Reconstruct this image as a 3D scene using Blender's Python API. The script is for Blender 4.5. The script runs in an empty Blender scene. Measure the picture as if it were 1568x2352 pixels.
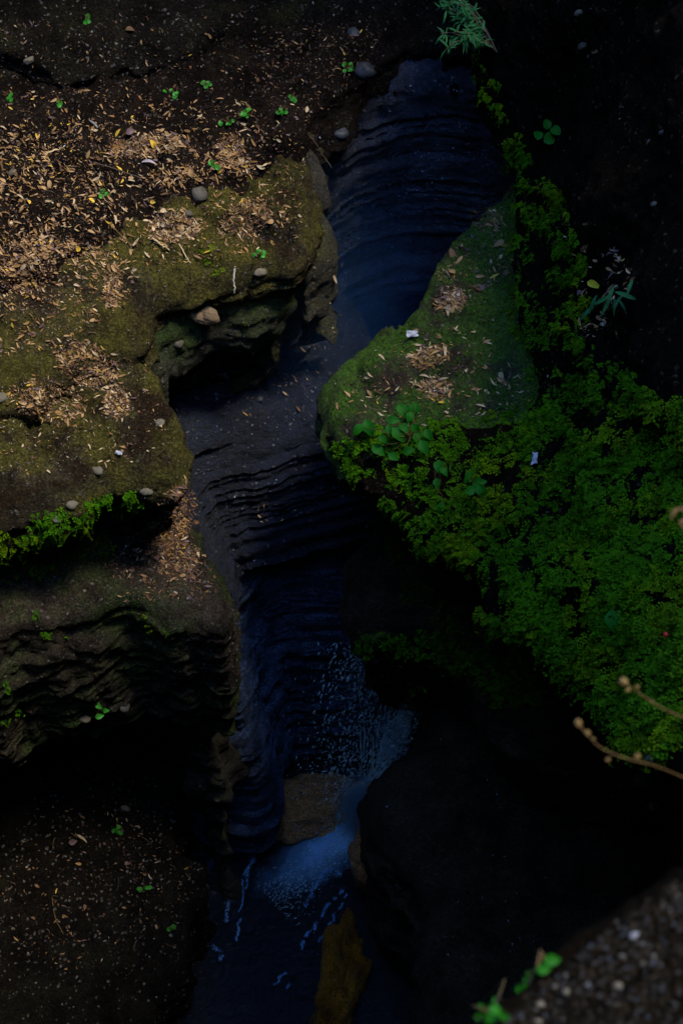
import bpy, math, random
import numpy as np
from mathutils import Vector, Matrix
from mathutils.bvhtree import BVHTree
from mathutils.geometry import delaunay_2d_cdt

random.seed(7); rng = np.random.default_rng(7)
R = math.radians
sc = bpy.context.scene
C = sc.collection

# ------------------------------------------------------------------ camera
CAMZ, PITCH, LENS = 20.0, 50.0, 50.0
cam = bpy.data.cameras.new('camera'); camo = bpy.data.objects.new('camera', cam); C.objects.link(camo)
camo.location = (0, 0, CAMZ); camo.rotation_euler = (R(90 - PITCH), 0, 0)
cam.sensor_fit = 'VERTICAL'; cam.sensor_height = 36; cam.sensor_width = 24; cam.lens = LENS
cam.clip_start = 0.1; cam.clip_end = 500
cam.dof.use_dof = True; cam.dof.focus_distance = 15.0; cam.dof.aperture_fstop = 2.8
sc.camera = camo
# ------------------------------------------------------------------ sky, sun, exposure
SUN_EL, SUN_AZ = 69.0, 100.0          # azimuth clockwise from +Y
w = bpy.data.worlds.new('World'); sc.world = w; w.use_nodes = True
nt = w.node_tree; bg = nt.nodes['Background']
sky = nt.nodes.new('ShaderNodeTexSky'); sky.sky_type = 'NISHITA'; sky.sun_disc = False
sky.sun_elevation = R(SUN_EL); sky.sun_rotation = R(SUN_AZ); sky.ozone_density = 6.0; sky.dust_density = 0.0; sky.air_density = 1.0
nt.links.new(sky.outputs[0], bg.inputs[0]); bg.inputs[1].default_value = 0.15
sl = bpy.data.lights.new('sun', 'SUN'); sl.energy = 0.72; sl.angle = R(15); sl.color = (1.0, 0.87, 0.64)
so = bpy.data.objects.new('sun', sl); C.objects.link(so)
sd = Vector((math.sin(R(SUN_AZ)) * math.cos(R(SUN_EL)), math.cos(R(SUN_AZ)) * math.cos(R(SUN_EL)), math.sin(R(SUN_EL))))
so.rotation_euler = sd.to_track_quat('Z', 'Y').to_euler(); so.location = sd * 60
sc.view_settings.view_transform = 'Standard'; sc.view_settings.look = 'None'
sc.view_settings.exposure = 2.65; sc.view_settings.gamma = 1.0
sc.render.engine = 'CYCLES'
cy = sc.cycles; cy.use_denoising = True; cy.max_bounces = 6; cy.diffuse_bounces = 4; cy.glossy_bounces = 2
cy.transmission_bounces = 3; cy.transparent_max_bounces = 6; cy.volume_bounces = 0
cy.caustics_reflective = False; cy.caustics_refractive = False

# ------------------------------------------------------------------ pixel rays (1568 x 2352 picture grid)
SP, CP = math.sin(R(PITCH)), math.cos(R(PITCH))
K = 0.36 * 50 / LENS / 1176.0
def ray(u, v):
    a, b = (u - 784) * K, (1176 - v) * K          # right, up in camera axes (axis depth 1)
    return np.array([a, CP + b * SP, -SP + b * CP])
def at(u, v, zc):
    return np.array([0, 0, CAMZ]) + ray(u, v) * zc
class Plane:
    def __init__(s, z0, xr=0, yr=0, gx=0, gy=0): s.z0, s.xr, s.yr, s.gx, s.gy = z0, xr, yr, gx, gy
    def z(s, x, y): return s.z0 + s.gx * (x - s.xr) + s.gy * (y - s.yr)
    def hit(s, u, v):
        d = ray(u, v)
        t = (s.z(0, 0) - CAMZ) / (d[2] - s.gx * d[0] - s.gy * d[1])
        return (d * t)[:2]

# ------------------------------------------------------------------ noise
def _h(ix, iy, iz):
    n = (ix.astype(np.int64) * 374761393 + iy.astype(np.int64) * 668265263 + iz.astype(np.int64) * 1274126177) & 0xffffffff
    n = ((n ^ (n >> 13)) * 1274126177) & 0xffffffff
    n = ((n ^ (n >> 16)) * 2246822519) & 0xffffffff
    return ((n ^ (n >> 15)) & 0xffffff) / float(0xffffff) * 2 - 1
def vn(x, y, z):
    x, y, z = np.broadcast_arrays(np.asarray(x, float), np.asarray(y, float), np.asarray(z, float))
    ix, iy, iz = np.floor(x), np.floor(y), np.floor(z)
    fx, fy, fz = x - ix, y - iy, z - iz
    sx, sy, sz = fx*fx*(3-2*fx), fy*fy*(3-2*fy), fz*fz*(3-2*fz)
    def L(a, b, t): return a + (b - a) * t
    c = lambda i, j, k: _h(ix + i, iy + j, iz + k)
    return L(L(L(c(0,0,0), c(1,0,0), sx), L(c(0,1,0), c(1,1,0), sx), sy),
             L(L(c(0,0,1), c(1,0,1), sx), L(c(0,1,1), c(1,1,1), sx), sy), sz)
def fbm(x, y, z, f=1.0, oct=4, g=0.5):
    s = 0; a = 1.0
    for k in range(oct):
        s = s + a * vn(x * f + 17.3 * k, y * f - 9.1 * k, z * f + 5.7 * k); a *= g; f *= 2.03
    return s
# the rock is bedded: one table of layers for the whole gorge
LB = [-4.0]
_lr = random.Random(3)
while LB[-1] < 34: LB.append(LB[-1] + _lr.choice([.05, .06, .08, .10, .14, .20, .32]) * _lr.uniform(.8, 1.2))
LB = np.array(LB); LP = np.array([_lr.uniform(-1, 1) for _ in LB])
def strata(x, y, z, worn_smooth=False):
    """outward push of a bedded face at a point, about -1..1"""
    zz = z - (.05 if worn_smooth else .20) * x + (.10 if worn_smooth else 0.16) * fbm(x, y, 0 * x, .35, 2) + 0.05 * fbm(x, y, 3 + 0 * x, 1.7, 2)
    i = np.clip(np.searchsorted(LB, zz) - 1, 0, len(LB) - 2)
    f = (zz - LB[i]) / (LB[i + 1] - LB[i])
    e = 2.2 + 1.2 * vn(x * .8, y * .8, i * 1.9)
    lump = np.clip(f, 0, 1) ** (.5 + .12 * e) * np.clip((1 - f) / .10, 0, 1) ** .6
    p = LP[i] * .8 + .4 * vn(x * .8, y * .8, i * 3.7) + .22 * vn(x * 4.1, y * 4.1, i * 2.3)
    bx = x * .9 + .8 * vn(x * .5, y * .5, i * .9) + i * .37; by = y * .9 + i * .53
    p = p + .30 * _h(np.floor(bx), np.floor(by), i.astype(float))
    if worn_smooth:
        g = np.clip(f, 0, 1) ** .8 * np.clip((1 - f) / .22, 0, 1)
        return (.55 * (LP[i] + .35 * vn(x * .6, y * .6, i * 3.7)) + .8 * g - .45) * (.85 + .35 * vn(x * .5, y * .5, z * .5))
    worn = .72 + .5 * vn(x * .7 + 4, y * .7, z * .7)          # some stretches are worn almost smooth
    return (.7 * p + .75 * lump - .5) * worn

# ------------------------------------------------------------------ mesh helpers
SOLID = []                                     # rock surfaces that things can lie on
def link(name, me, parent=None):
    o = bpy.data.objects.new(name, me); C.objects.link(o)
    if parent: o.parent = parent
    return o
def raw(name, V, F, mat, smooth=True):
    """F: list of index arrays (n x 3 or n x 4), mat: one material or a list"""
    me = bpy.data.meshes.new(name)
    V = np.asarray(V, np.float32).reshape(-1, 3)
    if not isinstance(F, list) or np.isscalar(F[0][0]): F = [np.asarray(F)]
    F = [np.asarray(f, np.int32) for f in F if len(f)]
    nl = sum(f.size for f in F); npoly = sum(len(f) for f in F)
    me.vertices.add(len(V)); me.vertices.foreach_set('co', V.ravel())
    me.loops.add(nl); me.loops.foreach_set('vertex_index', np.concatenate([f.ravel() for f in F]))
    me.polygons.add(npoly)
    st = []; k = 0
    for f in F:
        st.append(k + np.arange(len(f)) * f.shape[1]); k += f.size
    me.polygons.foreach_set('loop_start', np.concatenate(st).astype(np.int32))
    me.update(calc_edges=True); me.validate()
    me.polygons.foreach_set('use_smooth', np.full(len(me.polygons), smooth))
    for m in (mat if isinstance(mat, (list, tuple)) else [mat]): me.materials.append(m)
    return me
def tag(o, label=None, cat=None, group=None, kind=None):
    if label: o['label'] = label
    if cat: o['category'] = cat
    if group: o['group'] = group
    if kind: o['kind'] = kind
    return o
def structure(o, label=None):
    o['kind'] = 'structure'
    if label: o['label'] = label
    return o

def catmull(P, closed=True, n=12):
    P = np.asarray(P, float); m = len(P); out = []
    for i in range(m if closed else m - 1):
        if closed: p0, p1, p2, p3 = P[(i-1) % m], P[i], P[(i+1) % m], P[(i+2) % m]
        else: p0, p1, p2, p3 = P[max(i-1, 0)], P[i], P[i+1], P[min(i+2, m-1)]
        # centripetal-ish: limit tangents by the shorter neighbour
        l1 = np.linalg.norm(p2 - p1) + 1e-9
        t1 = (p2 - p0) / (np.linalg.norm(p2 - p1) + np.linalg.norm(p1 - p0) + 1e-9) * l1
        t2 = (p3 - p1) / (np.linalg.norm(p3 - p2) + np.linalg.norm(p2 - p1) + 1e-9) * l1
        for k in range(n):
            t = k / n
            out.append((2*t**3-3*t*t+1)*p1 + (t**3-2*t*t+t)*t1 + (-2*t**3+3*t*t)*p2 + (t**3-t*t)*t2)
    if not closed: out.append(P[-1])
    return np.array(out)
def resample(P, ds, closed=True):
    Q = np.vstack([P, P[:1]]) if closed else P
    d = np.concatenate([[0], np.cumsum(np.linalg.norm(np.diff(Q, axis=0), axis=1))])
    n = max(8, int(d[-1] / ds)); t = np.linspace(0, d[-1], n + 1)
    if closed: t = t[:-1]
    return np.stack([np.interp(t, d, Q[:, k]) for k in range(Q.shape[1])], 1)
def roll_smooth(a, k, closed=True):
    out = a.copy()
    for _ in range(k): out = (np.roll(out, 1, 0) + 2 * out + np.roll(out, -1, 0)) / 4
    return out
def inside(P, poly):
    x, y = P[:, 0], P[:, 1]; r = np.zeros(len(P), bool); j = len(poly) - 1
    for i in range(len(poly)):
        xi, yi = poly[i]; xj, yj = poly[j]
        c = ((yi > y) != (yj > y)) & (x < (xj - xi) * (y - yi) / (yj - yi + 1e-12) + xi)
        r ^= c; j = i
    return r
def edge_dist(P, poly):
    out = np.empty(len(P))
    for a in range(0, len(P), 2000):
        q = P[a:a+2000]
        out[a:a+2000] = np.sqrt(((q[:, None, :] - poly[None]) ** 2).sum(2).min(1))
    return out

def rock(name, plane, outline, depth, mat, prof=((0, 0), (1, 0)), ds=.06, dh=.03, amp=.07, rough=.05, rnd=.15,
         topn=.05, topbed=0.0, top_steps=0.0, grid=.075, lump=.12, solid=True, sweep=False):
    """A bedded rock mass: outline traced on its own (tilted) top plane, then carried down 'depth' metres as a
    bedded face.  prof: (fraction of depth, push outward in metres)."""
    pts = []
    for p in outline:
        pts.append(p[1:] if p[0] == 'w' else tuple(plane.hit(p[0], p[1])))
    P = resample(catmull(pts), ds)
    if ((P[:, 0] * np.roll(P[:, 1], -1) - np.roll(P[:, 0], -1) * P[:, 1]).sum()) < 0: P = P[::-1].copy()
    jag = fbm(P[:, 0], P[:, 1], 0 * P[:, 0] + plane.z0, 2.2, 4) * rough
    T = np.roll(P, -1, 0) - np.roll(P, 1, 0)
    N = np.stack([T[:, 1], -T[:, 0]], 1); N /= np.linalg.norm(N, axis=1)[:, None] + 1e-9
    N = roll_smooth(N, 14); N /= np.linalg.norm(N, axis=1)[:, None] + 1e-9
    P = P + N * jag[:, None]
    n = len(P)
    x0, y0 = P.min(0); x1, y1 = P.max(0)
    gx, gy = np.meshgrid(np.arange(x0, x1, grid), np.arange(y0, y1, grid * .87))
    gx = gx + (np.arange(gx.shape[0]) % 2)[:, None] * grid * .5
    G = np.stack([gx.ravel(), gy.ravel()], 1) + rng.normal(0, grid * .12, (gx.size, 2))
    G = G[inside(G, P)]
    dist = edge_dist(G, P); k = dist > grid * .6; G, dist = G[k], dist[k]
    allp = np.vstack([P, G])
    res = delaunay_2d_cdt([Vector(p) for p in allp], [(i, (i + 1) % n) for i in range(n)], [], 1, 1e-6)
    tv = np.array([tuple(v) for v in res[0]]); orig = res[3]
    tris = np.array(res[2], np.int32)
    # keep the rim vertices as 0..n-1 even if the triangulation reorders
    mp = -np.ones(len(tv), int)
    for i, o in enumerate(orig):
        for q in o:
            if q < len(allp): mp[i] = q; break
    ok = (mp >= 0)
    assert ok.all(), name
    tris = mp[tris]
    D = np.concatenate([np.zeros(n), dist])
    def ztop(p, d):
        z = plane.z(p[:, 0], p[:, 1]) + fbm(p[:, 0], p[:, 1], 0 * d + plane.z0, .9, 5, .5) * topn
        z = z + fbm(p[:, 0], p[:, 1], 0 * d + 2.2, 4.5, 5, .66) * min(.06, topn * .6)
        z = z - min(.09, topn * .8) * np.clip(1 - np.abs(fbm(p[:, 0] * .8, p[:, 1] * 1.5, 0 * d + 7.7, 1.1, 4)) * 5, 0, 1) ** 2 * np.clip(d / .15, 0, 1)
        if topbed: z = z + topbed * strata(p[:, 0], p[:, 1], z) * np.clip(d / .1, 0, 1)
        if top_steps:
            q = (fbm(p[:, 0] * .6, p[:, 1], 0 * d + 3.3, .55, 3) + p[:, 1] * .45) * 2.2
            fl = np.floor(q); f = q - fl
            z = z + top_steps * (fl + np.clip((f - .86) / .14, 0, 1) - q)
        e = np.clip(1 - d / rnd, 0, 1)
        return z - rnd * .8 * (1 - np.sqrt(np.clip(1 - e * e, 0, 1)))
    zt = ztop(allp, D)
    V = [np.column_stack([allp, zt])]
    tri_n = tris
    # make sure top faces look up
    a, b, c = V[0][tri_n[:, 0]], V[0][tri_n[:, 1]], V[0][tri_n[:, 2]]
    up = np.cross(b - a, c - a)[:, 2] < 0
    tri_n[up] = tri_n[up][:, ::-1]
    H = np.arange(dh, depth + dh * .5, dh)
    ph, po = np.array([q[0] for q in prof]) * depth, np.array([q[1] for q in prof])
    big = fbm(P[:, 0], P[:, 1], 0 * P[:, 0] + 9, .7, 2)
    quads = []; base = len(allp); prev = np.arange(n)
    for k, h in enumerate(H):
        z = zt[:n] - h
        ramp = min(1, h / .12)
        hh = h * (1 + .12 * big)
        off = np.interp(hh, ph, po)
        s = strata(P[:, 0], P[:, 1], z, sweep)
        f = fbm(P[:, 0] + N[:, 0] * off, P[:, 1] + N[:, 1] * off, z, 1.1, 4)
        o = off + ramp * (amp * s + lump * f + (.022 if sweep else .05) * fbm(P[:, 0], P[:, 1], z, 5.0, 4, .62) - (.0 if sweep else .10) * np.clip(fbm(P[:, 0], P[:, 1], z * 1.6, 1.9, 3) - .45, 0, .5))
        ring = np.column_stack([P + N * o[:, None], z])
        V.append(ring)
        cur = base + np.arange(n); base += n
        nx = np.roll(np.arange(n), -1)
        quads.append(np.column_stack([prev, cur, cur[nx], prev[nx]]))
        prev = cur
    V = np.vstack(V)
    me = raw(name, V, [tri_n, np.vstack(quads)], mat)
    o = link(name, me)
    if solid: SOLID.append(o)
    return o

def patch(name, grid, mat, nu=60, nv=60, disp=.12, f=1.0, back=((.5, .2, -.5), (1.4, .4, -2.5)), side=None, solid=True, bed=0.0):
    """A free-form rock slope through a grid of points (u, v, axis depth), with a real back."""
    W = np.array([[at(*p) for p in row] for row in grid])
    A = np.array([resample_n(catmull(W[i], False, 14), nu) for i in range(len(W))])
    B = np.array([resample_n(catmull(A[:, j], False, 14), nv) for j in range(nu)]).transpose(1, 0, 2)   # nv x nu
    du = np.gradient(B, axis=1); dv = np.gradient(B, axis=0)
    Nn = np.cross(dv, du); Nn /= np.linalg.norm(Nn, axis=2)[..., None] + 1e-9
    if Nn[..., 2].mean() < 0: Nn = -Nn
    s = fbm(B[..., 0], B[..., 1], B[..., 2], f, 5, .55) * disp
    if bed: s = s + bed * strata(B[..., 0], B[..., 1], B[..., 2])
    B = B + Nn * s[..., None]
    rows = [B]
    def ring(G):                    # boundary loop of a grid
        return np.concatenate([G[0, :-1], G[:-1, -1], G[-1, :0:-1], G[:0:-1, 0]])
    V = B.reshape(-1, 3)
    idx = np.arange(nu * nv).reshape(nv, nu)
    q = np.stack([idx[:-1, :-1], idx[1:, :-1], idx[1:, 1:], idx[:-1, 1:]], -1).reshape(-1, 4)
    a = V[q[:, 1]] - V[q[:, 0]]; b = V[q[:, 3]] - V[q[:, 0]]
    if (np.cross(a, b) * Nn.reshape(-1, 3)[q[:, 0]]).sum() < 0: q = q[:, ::-1]
    loop = ring(idx); Fs = [q]; Vs = [V]; prev = loop; base = len(V); cur = V[loop]
    for off in back:
        steps = max(2, int(np.linalg.norm(off) / .12)); c0 = cur.copy()
        for k in range(1, steps + 1):
            r = c0 + np.array(off) * k / steps
            r = r + (fbm(r[:, 0], r[:, 1], r[:, 2], 1.6, 3) * .1)[:, None] * np.array([1, .6, .3])
            Vs.append(r); nx = np.roll(np.arange(len(loop)), -1); now = base + np.arange(len(loop)); base += len(loop)
            Fs.append(np.column_stack([prev, prev[nx], now[nx], now])); prev = now
        cur = r
    o = link(name, raw(name, np.vstack(Vs), Fs, mat))
    if solid: SOLID.append(o)
    return o
def resample_n(P, n):
    d = np.concatenate([[0], np.cumsum(np.linalg.norm(np.diff(P, axis=0), axis=1))]); t = np.linspace(0, d[-1], n)
    return np.stack([np.interp(t, d, P[:, k]) for k in range(3)], 1)

# ------------------------------------------------------------------ materials
def mat_new(name):
    m = bpy.data.materials.new(name); m.use_nodes = True
    n = m.node_tree.nodes; return m, m.node_tree, n['Principled BSDF']
def nd(t, typ, **kw):
    n = t.nodes.new(typ)
    for k, v in kw.items():
        if k.startswith('i_'):
            key = k[2:]; key = int(key) if key.isdigit() else key
            n.inputs[key].default_value = v
        else: setattr(n, k, v)
    return n
def noise(t, scale, detail=6, rough=.6, vec=None):
    n = nd(t, 'ShaderNodeTexNoise'); n.inputs['Scale'].default_value = scale; n.inputs['Detail'].default_value = detail
    n.inputs['Roughness'].default_value = rough
    if vec: t.links.new(vec, n.inputs['Vector'])
    return n
def ramp(t, src, stops):
    r = nd(t, 'ShaderNodeValToRGB'); e = r.color_ramp.elements
    e[0].position, e[0].color = stops[0][0], (*stops[0][1], 1); e[1].position, e[1].color = stops[-1][0], (*stops[-1][1], 1)
    for p, c in stops[1:-1]:
        q = e.new(p); q.color = (*c, 1)
    t.links.new(src, r.inputs[0]); return r
def mixc(t, fac, a, b):
    m = nd(t, 'ShaderNodeMix', data_type='RGBA')
    if isinstance(fac, float): m.inputs[0].default_value = fac
    else: t.links.new(fac, m.inputs[0])
    for s, k in ((a, 6), (b, 7)):
        if isinstance(s, tuple): m.inputs[k].default_value = (*s, 1)
        else: t.links.new(s, m.inputs[k])
    return m.outputs[2]
def math_(t, op, a, b=0.0, clamp=False):
    m = nd(t, 'ShaderNodeMath', operation=op); m.use_clamp = clamp
    for s, k in ((a, 0), (b, 1)):
        if isinstance(s, (int, float)): m.inputs[k].default_value = s
        else: t.links.new(s, m.inputs[k])
    return m.outputs[0]
def rock_mat(name, dark, light, moss=(.035, .05, .008), moss_amt=.5, rough=.75, pebble=.35, pebc=(.16, .15, .14), bump=.6, spec=.35, mossup=True, soil=None):
    m, t, b = mat_new(name); L = t.links.new
    geo = nd(t, 'ShaderNodeNewGeometry'); pos = geo.outputs['Position']
    sep = nd(t, 'ShaderNodeSeparateXYZ'); L(geo.outputs['Normal'], sep.inputs[0])
    up = sep.outputs['Z']
    n1 = noise(t, 2.2, 8, .65, pos); n2 = noise(t, 11, 8, .7, pos)
    mp = nd(t, 'ShaderNodeMapping'); L(pos, mp.inputs[0]); mp.inputs['Scale'].default_value = (1, 1, 9)
    n3 = noise(t, 2.4, 5, .6, mp.outputs[0])                       # bedding colour bands
    base = mixc(t, ramp(t, n1.outputs[0], [(.35, (0, 0, 0)), (.68, (1, 1, 1))]).outputs[0], dark, light)
    base = mixc(t, ramp(t, n3.outputs[0], [(.5, (0, 0, 0)), (.7, (.55, .55, .55))]).outputs[0], base, tuple(c * .45 for c in dark))
    vo = nd(t, 'ShaderNodeTexVoronoi'); vo.inputs['Scale'].default_value = 19; vo.inputs['Randomness'].default_value = 1
    nw = noise(t, 9, 3, .5, pos); va = nd(t, 'ShaderNodeVectorMath', operation='SCALE'); L(nw.outputs['Color'], va.inputs[0]); va.inputs['Scale'].default_value = .08
    vb = nd(t, 'ShaderNodeVectorMath', operation='ADD'); L(pos, vb.inputs[0]); L(va.outputs[0], vb.inputs[1]); L(vb.outputs[0], vo.inputs['Vector'])
    sepc = nd(t, 'ShaderNodeSeparateColor'); L(vo.outputs['Color'], sepc.inputs[0])
    pick = math_(t, 'GREATER_THAN', sepc.outputs[0], 1 - pebble * .5)
    near = ramp(t, vo.outputs['Distance'], [(.28, (1, 1, 1)), (.42, (0, 0, 0))]).outputs[0]
    pm = math_(t, 'MULTIPLY', pick, near)
    pc = mixc(t, sepc.outputs[1], tuple(c * .35 for c in pebc), pebc)
    base = mixc(t, pm, base, pc)
    if soil:
        ns = noise(t, 1.3, 6, .65, pos)
        base = mixc(t, math_(t, 'MULTIPLY', ramp(t, ns.outputs[0], [(.42, (0, 0, 0)), (.55, (1, 1, 1))]).outputs[0], ramp(t, up, [(.55, (0, 0, 0)), (.8, (1, 1, 1))]).outputs[0]), base, soil)
    nm = noise(t, 1.1, 7, .7, pos)
    mm = ramp(t, nm.outputs[0], [(.62 - .3 * moss_amt, (0, 0, 0)), (.74 - .3 * moss_amt, (1, 1, 1))]).outputs[0]
    if mossup: mm = math_(t, 'MULTIPLY', mm, ramp(t, up, [(.05, (.25, .25, .25)), (.6, (1, 1, 1))]).outputs[0])
    mm = math_(t, 'MULTIPLY', mm, min(1.0, moss_amt * 1.6))
    nmc = noise(t, 26, 4, .7, pos)
    mc = mixc(t, nmc.outputs[0], tuple(c * .45 for c in moss), tuple(min(1, c * 1.7) for c in moss))
    base = mixc(t, mm, base, mc)
    fine = ramp(t, noise(t, 34, 6, .75, pos).outputs[0], [(.3, (.22, .22, .22)), (.5, (.85, .85, .85)), (.7, (2.6, 2.5, 2.3))]).outputs[0]
    mul = nd(t, 'ShaderNodeMix', data_type='RGBA', blend_type='MULTIPLY'); mul.inputs[0].default_value = 1
    L(base, mul.inputs[6]); L(fine, mul.inputs[7]); base = mul.outputs[2]
    L(base, b.inputs['Base Color'])
    rr = ramp(t, n2.outputs[0], [(.3, (rough - .18,) * 3), (.7, (min(1, rough + .15),) * 3)])
    L(rr.outputs[0], b.inputs['Roughness']); b.inputs['Specular IOR Level'].default_value = spec
    h = math_(t, 'ADD', math_(t, 'MULTIPLY', n2.outputs[0], .6), math_(t, 'MULTIPLY', noise(t, 45, 4, .7, pos).outputs[0], .35))
    h = math_(t, 'ADD', h, math_(t, 'MULTIPLY', pm, .18))
    bp = nd(t, 'ShaderNodeBump'); bp.inputs['Strength'].default_value = min(1, bump * 1.2); bp.inputs['Distance'].default_value = .16
    L(h, bp.inputs['Height']); L(bp.outputs[0], b.inputs['Normal'])
    return m
M = {}
M['ledge'] = rock_mat('mossy_ledge_rock', (.018, .014, .009), (.075, .064, .038), (.058, .054, .013), .62, .85, .35, spec=.06, soil=(.020, .013, .0075))
M['ledge2'] = rock_mat('dark_ledge_rock', (.016, .014, .011), (.055, .048, .036), (.040, .045, .010), .45, .75, .35)
M['wet'] = rock_mat('skylight_blue_wet_rock', (.014, .020, .042), (.075, .092, .15), (.020, .030, .012), .15, .48, .45, (.17, .18, .20), bump=.8, spec=.5)  # blue skylight of the shaded slot is put into this base colour
M['deep'] = rock_mat('skylight_blue_dripping_rock', (.014, .030, .072), (.14, .22, .42), (.014, .024, .010), .15, .36, .45, (.15, .17, .21), bump=.9, spec=.6)  # same skylight blue painted in, stronger, for the lower slot wall
M['moss'] = rock_mat('green_moss_rock', (.020, .015, .009), (.060, .046, .028), (.030, .078, .004), .80, .85, .35, soil=(.028, .020, .013))
M['ledge3'] = rock_mat('green_streaked_rock', (.014, .013, .010), (.05, .045, .034), (.022, .042, .006), .62, .75, .4, mossup=False)
M['top'] = rock_mat('dark_slab_rock', (.006, .005, .004), (.021, .017, .013), (.020, .022, .006), .3, .9, .35, spec=.05)  # dark rock, colour lowered further for the fall-off of light at the top
M['floor'] = rock_mat('shade_toned_floor_rock', (.004, .007, .020), (.016, .026, .060), (.020, .030, .012), .12, .6, .3, (.15, .16, .19), bump=.9, spec=.5)  # floor catches sun; its blue shade is painted into this dark base
M['nose'] = rock_mat('brown_nose_rock', (.018, .015, .012), (.075, .060, .044), (.026, .050, .012), .5, .85, .35, mossup=False, spec=.08)
M['low'] = rock_mat('shade_toned_ledge_rock', (.004, .0035, .003), (.016, .013, .010), (.010, .013, .004), .3, .9, .35, spec=.05)  # darkened copy: shade over the lowest ledge is put into its colour
M['dark'] = rock_mat('black_wet_rock', (.022, .016, .011), (.085, .062, .044), (.012, .02, .006), .2, .55, .35, (.06, .06, .06), bump=.9, spec=.14)
M['soil'] = rock_mat('dark_soil', (.004, .003, .002), (.016, .011, .007), (.01, .02, .004), .1, .85, .4, (.08, .06, .04), bump=.9, spec=.04)
M['gravel'] = rock_mat('gravel_earth', (.004, .0026, .001), (.014, .009, .004), (.03, .026, .006), .35, .85, .7, (.05, .042, .03), bump=1.0, spec=.05)
M['gold'] = rock_mat('ochre_rock', (.16, .055, .003), (.62, .25, .012), (.05, .03, .004), .1, .4, .2, (.12, .08, .03), bump=.9, spec=.5)
M['brown'] = rock_mat('brown_wet_rock', (.45, .19, .07), (.85, .42, .16), (.05, .03, .01), .0, .35, .2, (.16, .12, .1), bump=.7, spec=.5)

# ------------------------------------------------------------------ the gorge
W_ = lambda x, y: ('w', x, y)
pA = Plane(10.0, 0, 11.9, -.02, .25)
A = rock('rock_ledge', pA, [(1000, 60), (870, 130), (795, 190), (738, 250), (712, 300), (700, 345), (695, 395), (706, 450), (694, 520), (690, 585),
    (655, 600), (590, 596), (520, 597), (450, 612), (395, 645), (352, 690), (338, 740), (250, 762), (185, 800), (120, 845), (106, 886), (60, 897), (0, 895), (-90, 905),
    W_(-7.0, 9.6), W_(-8, 13), W_(-7.5, 18.5), W_(3.2, 18.6)], 2.6, M['ledge'],
    prof=((0, 0), (.06, .02), (.16, -.10), (.3, -.35), (.75, -.6), (1, -1.4)), amp=.1, rnd=.24, topn=.14, top_steps=.13, grid=.045, rough=.12)
structure(A, 'broad upper ledge covered in tan fallen leaves')
pA2 = Plane(9.45, 0, 12.0, -.05, .5)
A2 = rock('rock_boss', pA2, [(668, 618), (655, 640), (606, 664), (525, 694), (435, 722), (372, 762), (345, 800), W_(-3.6, 11.6), W_(-3.4, 12.6), W_(-1.2, 12.9), W_(-.9, 12.5)], .95, M['ledge3'],
    prof=((0, 0), (.2, .08), (.5, .12), (.7, .05), (1, -.5)), amp=.06, rnd=.12, topn=.10, grid=.04, ds=.04, lump=.10)
structure(A2, 'green bulging rock tucked under the upper ledge')
pA3 = Plane(9.35, 0, 11.9, -.2, .5)
A3 = rock('rock_boss', pA3, [(690, 395), (722, 425), (748, 470), (760, 520), (752, 570), (728, 605), (704, 634), (680, 612), (660, 560), (660, 450)], 1.4, M['ledge2'],
    prof=((0, 0), (.4, .05), (1, -.5)), amp=.05, rnd=.3, topn=.1, topbed=.06, grid=.05)
structure(A3, 'rounded purple brown knob below the ledge nose')
pA4 = Plane(9.9, 0, 12.6, -.2, .3)
A4 = rock('rock_boss', pA4, [(640, 330), (690, 322), (722, 345), (742, 385), (738, 420), (700, 430), (650, 400)], 1.2, M['ledge2'],
    prof=((0, 0), (.4, .0), (1, -.3)), amp=.06, rnd=.2, topn=.1, topbed=.08, grid=.05)
structure(A4, 'small brown step above the ledge nose')
M['earth'] = rock_mat('leaf_mould_earth', (.007, .005, .0045), (.030, .021, .017), (.03, .034, .007), .16, .95, .5, (.09, .08, .07), bump=1.0, spec=.04)
pS = Plane(10.16, 0, 11.9, -.02, .25)
S_ = rock('soil_bank', pS, [(-120, 690), (0, 610), (120, 560), (235, 500), (300, 452), (400, 415), (500, 400), (570, 372), (640, 335), (690, 296), (742, 228), (786, 172), (850, 118), (950, 88), (1060, 78), (1150, 85),
    W_(3.6, 16.2), W_(3.8, 18.6), W_(-8, 18.6), W_(-8, 12)], .5, M['earth'], prof=((0, 0), (.5, .05), (1, .12)), amp=.03, rnd=.16, rough=.16, topn=.16, top_steps=.07, grid=.05, ds=.05)
structure(S_, 'dark earth bank strewn with leaves at the back of the upper ledge')
pB = Plane(9.18, -2.5, 9.6, -.03, .14)
B = rock('rock_ledge', pB, [(345, 770), (352, 830), (372, 885), (398, 955), (402, 1010), (392, 1085), (335, 1078), (225, 1088), (120, 1128), (0, 1160), (-100, 1190),
    W_(-7, 8.9), W_(-8, 12), W_(-3, 13.2), W_(-1.9, 12.3)], 2.0, M['ledge'], prof=((0, 0), (.06, .0), (.2, -.03), (.32, -.12), (.6, -.55), (1, -1.0)), amp=.09, rnd=.20, topn=.12, rough=.13, grid=.045, ds=.04)
structure(B, 'middle left ledge with a blunt mossy nose')
pC = Plane(7.5, 0, 12.0, -.05, .10)
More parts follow.
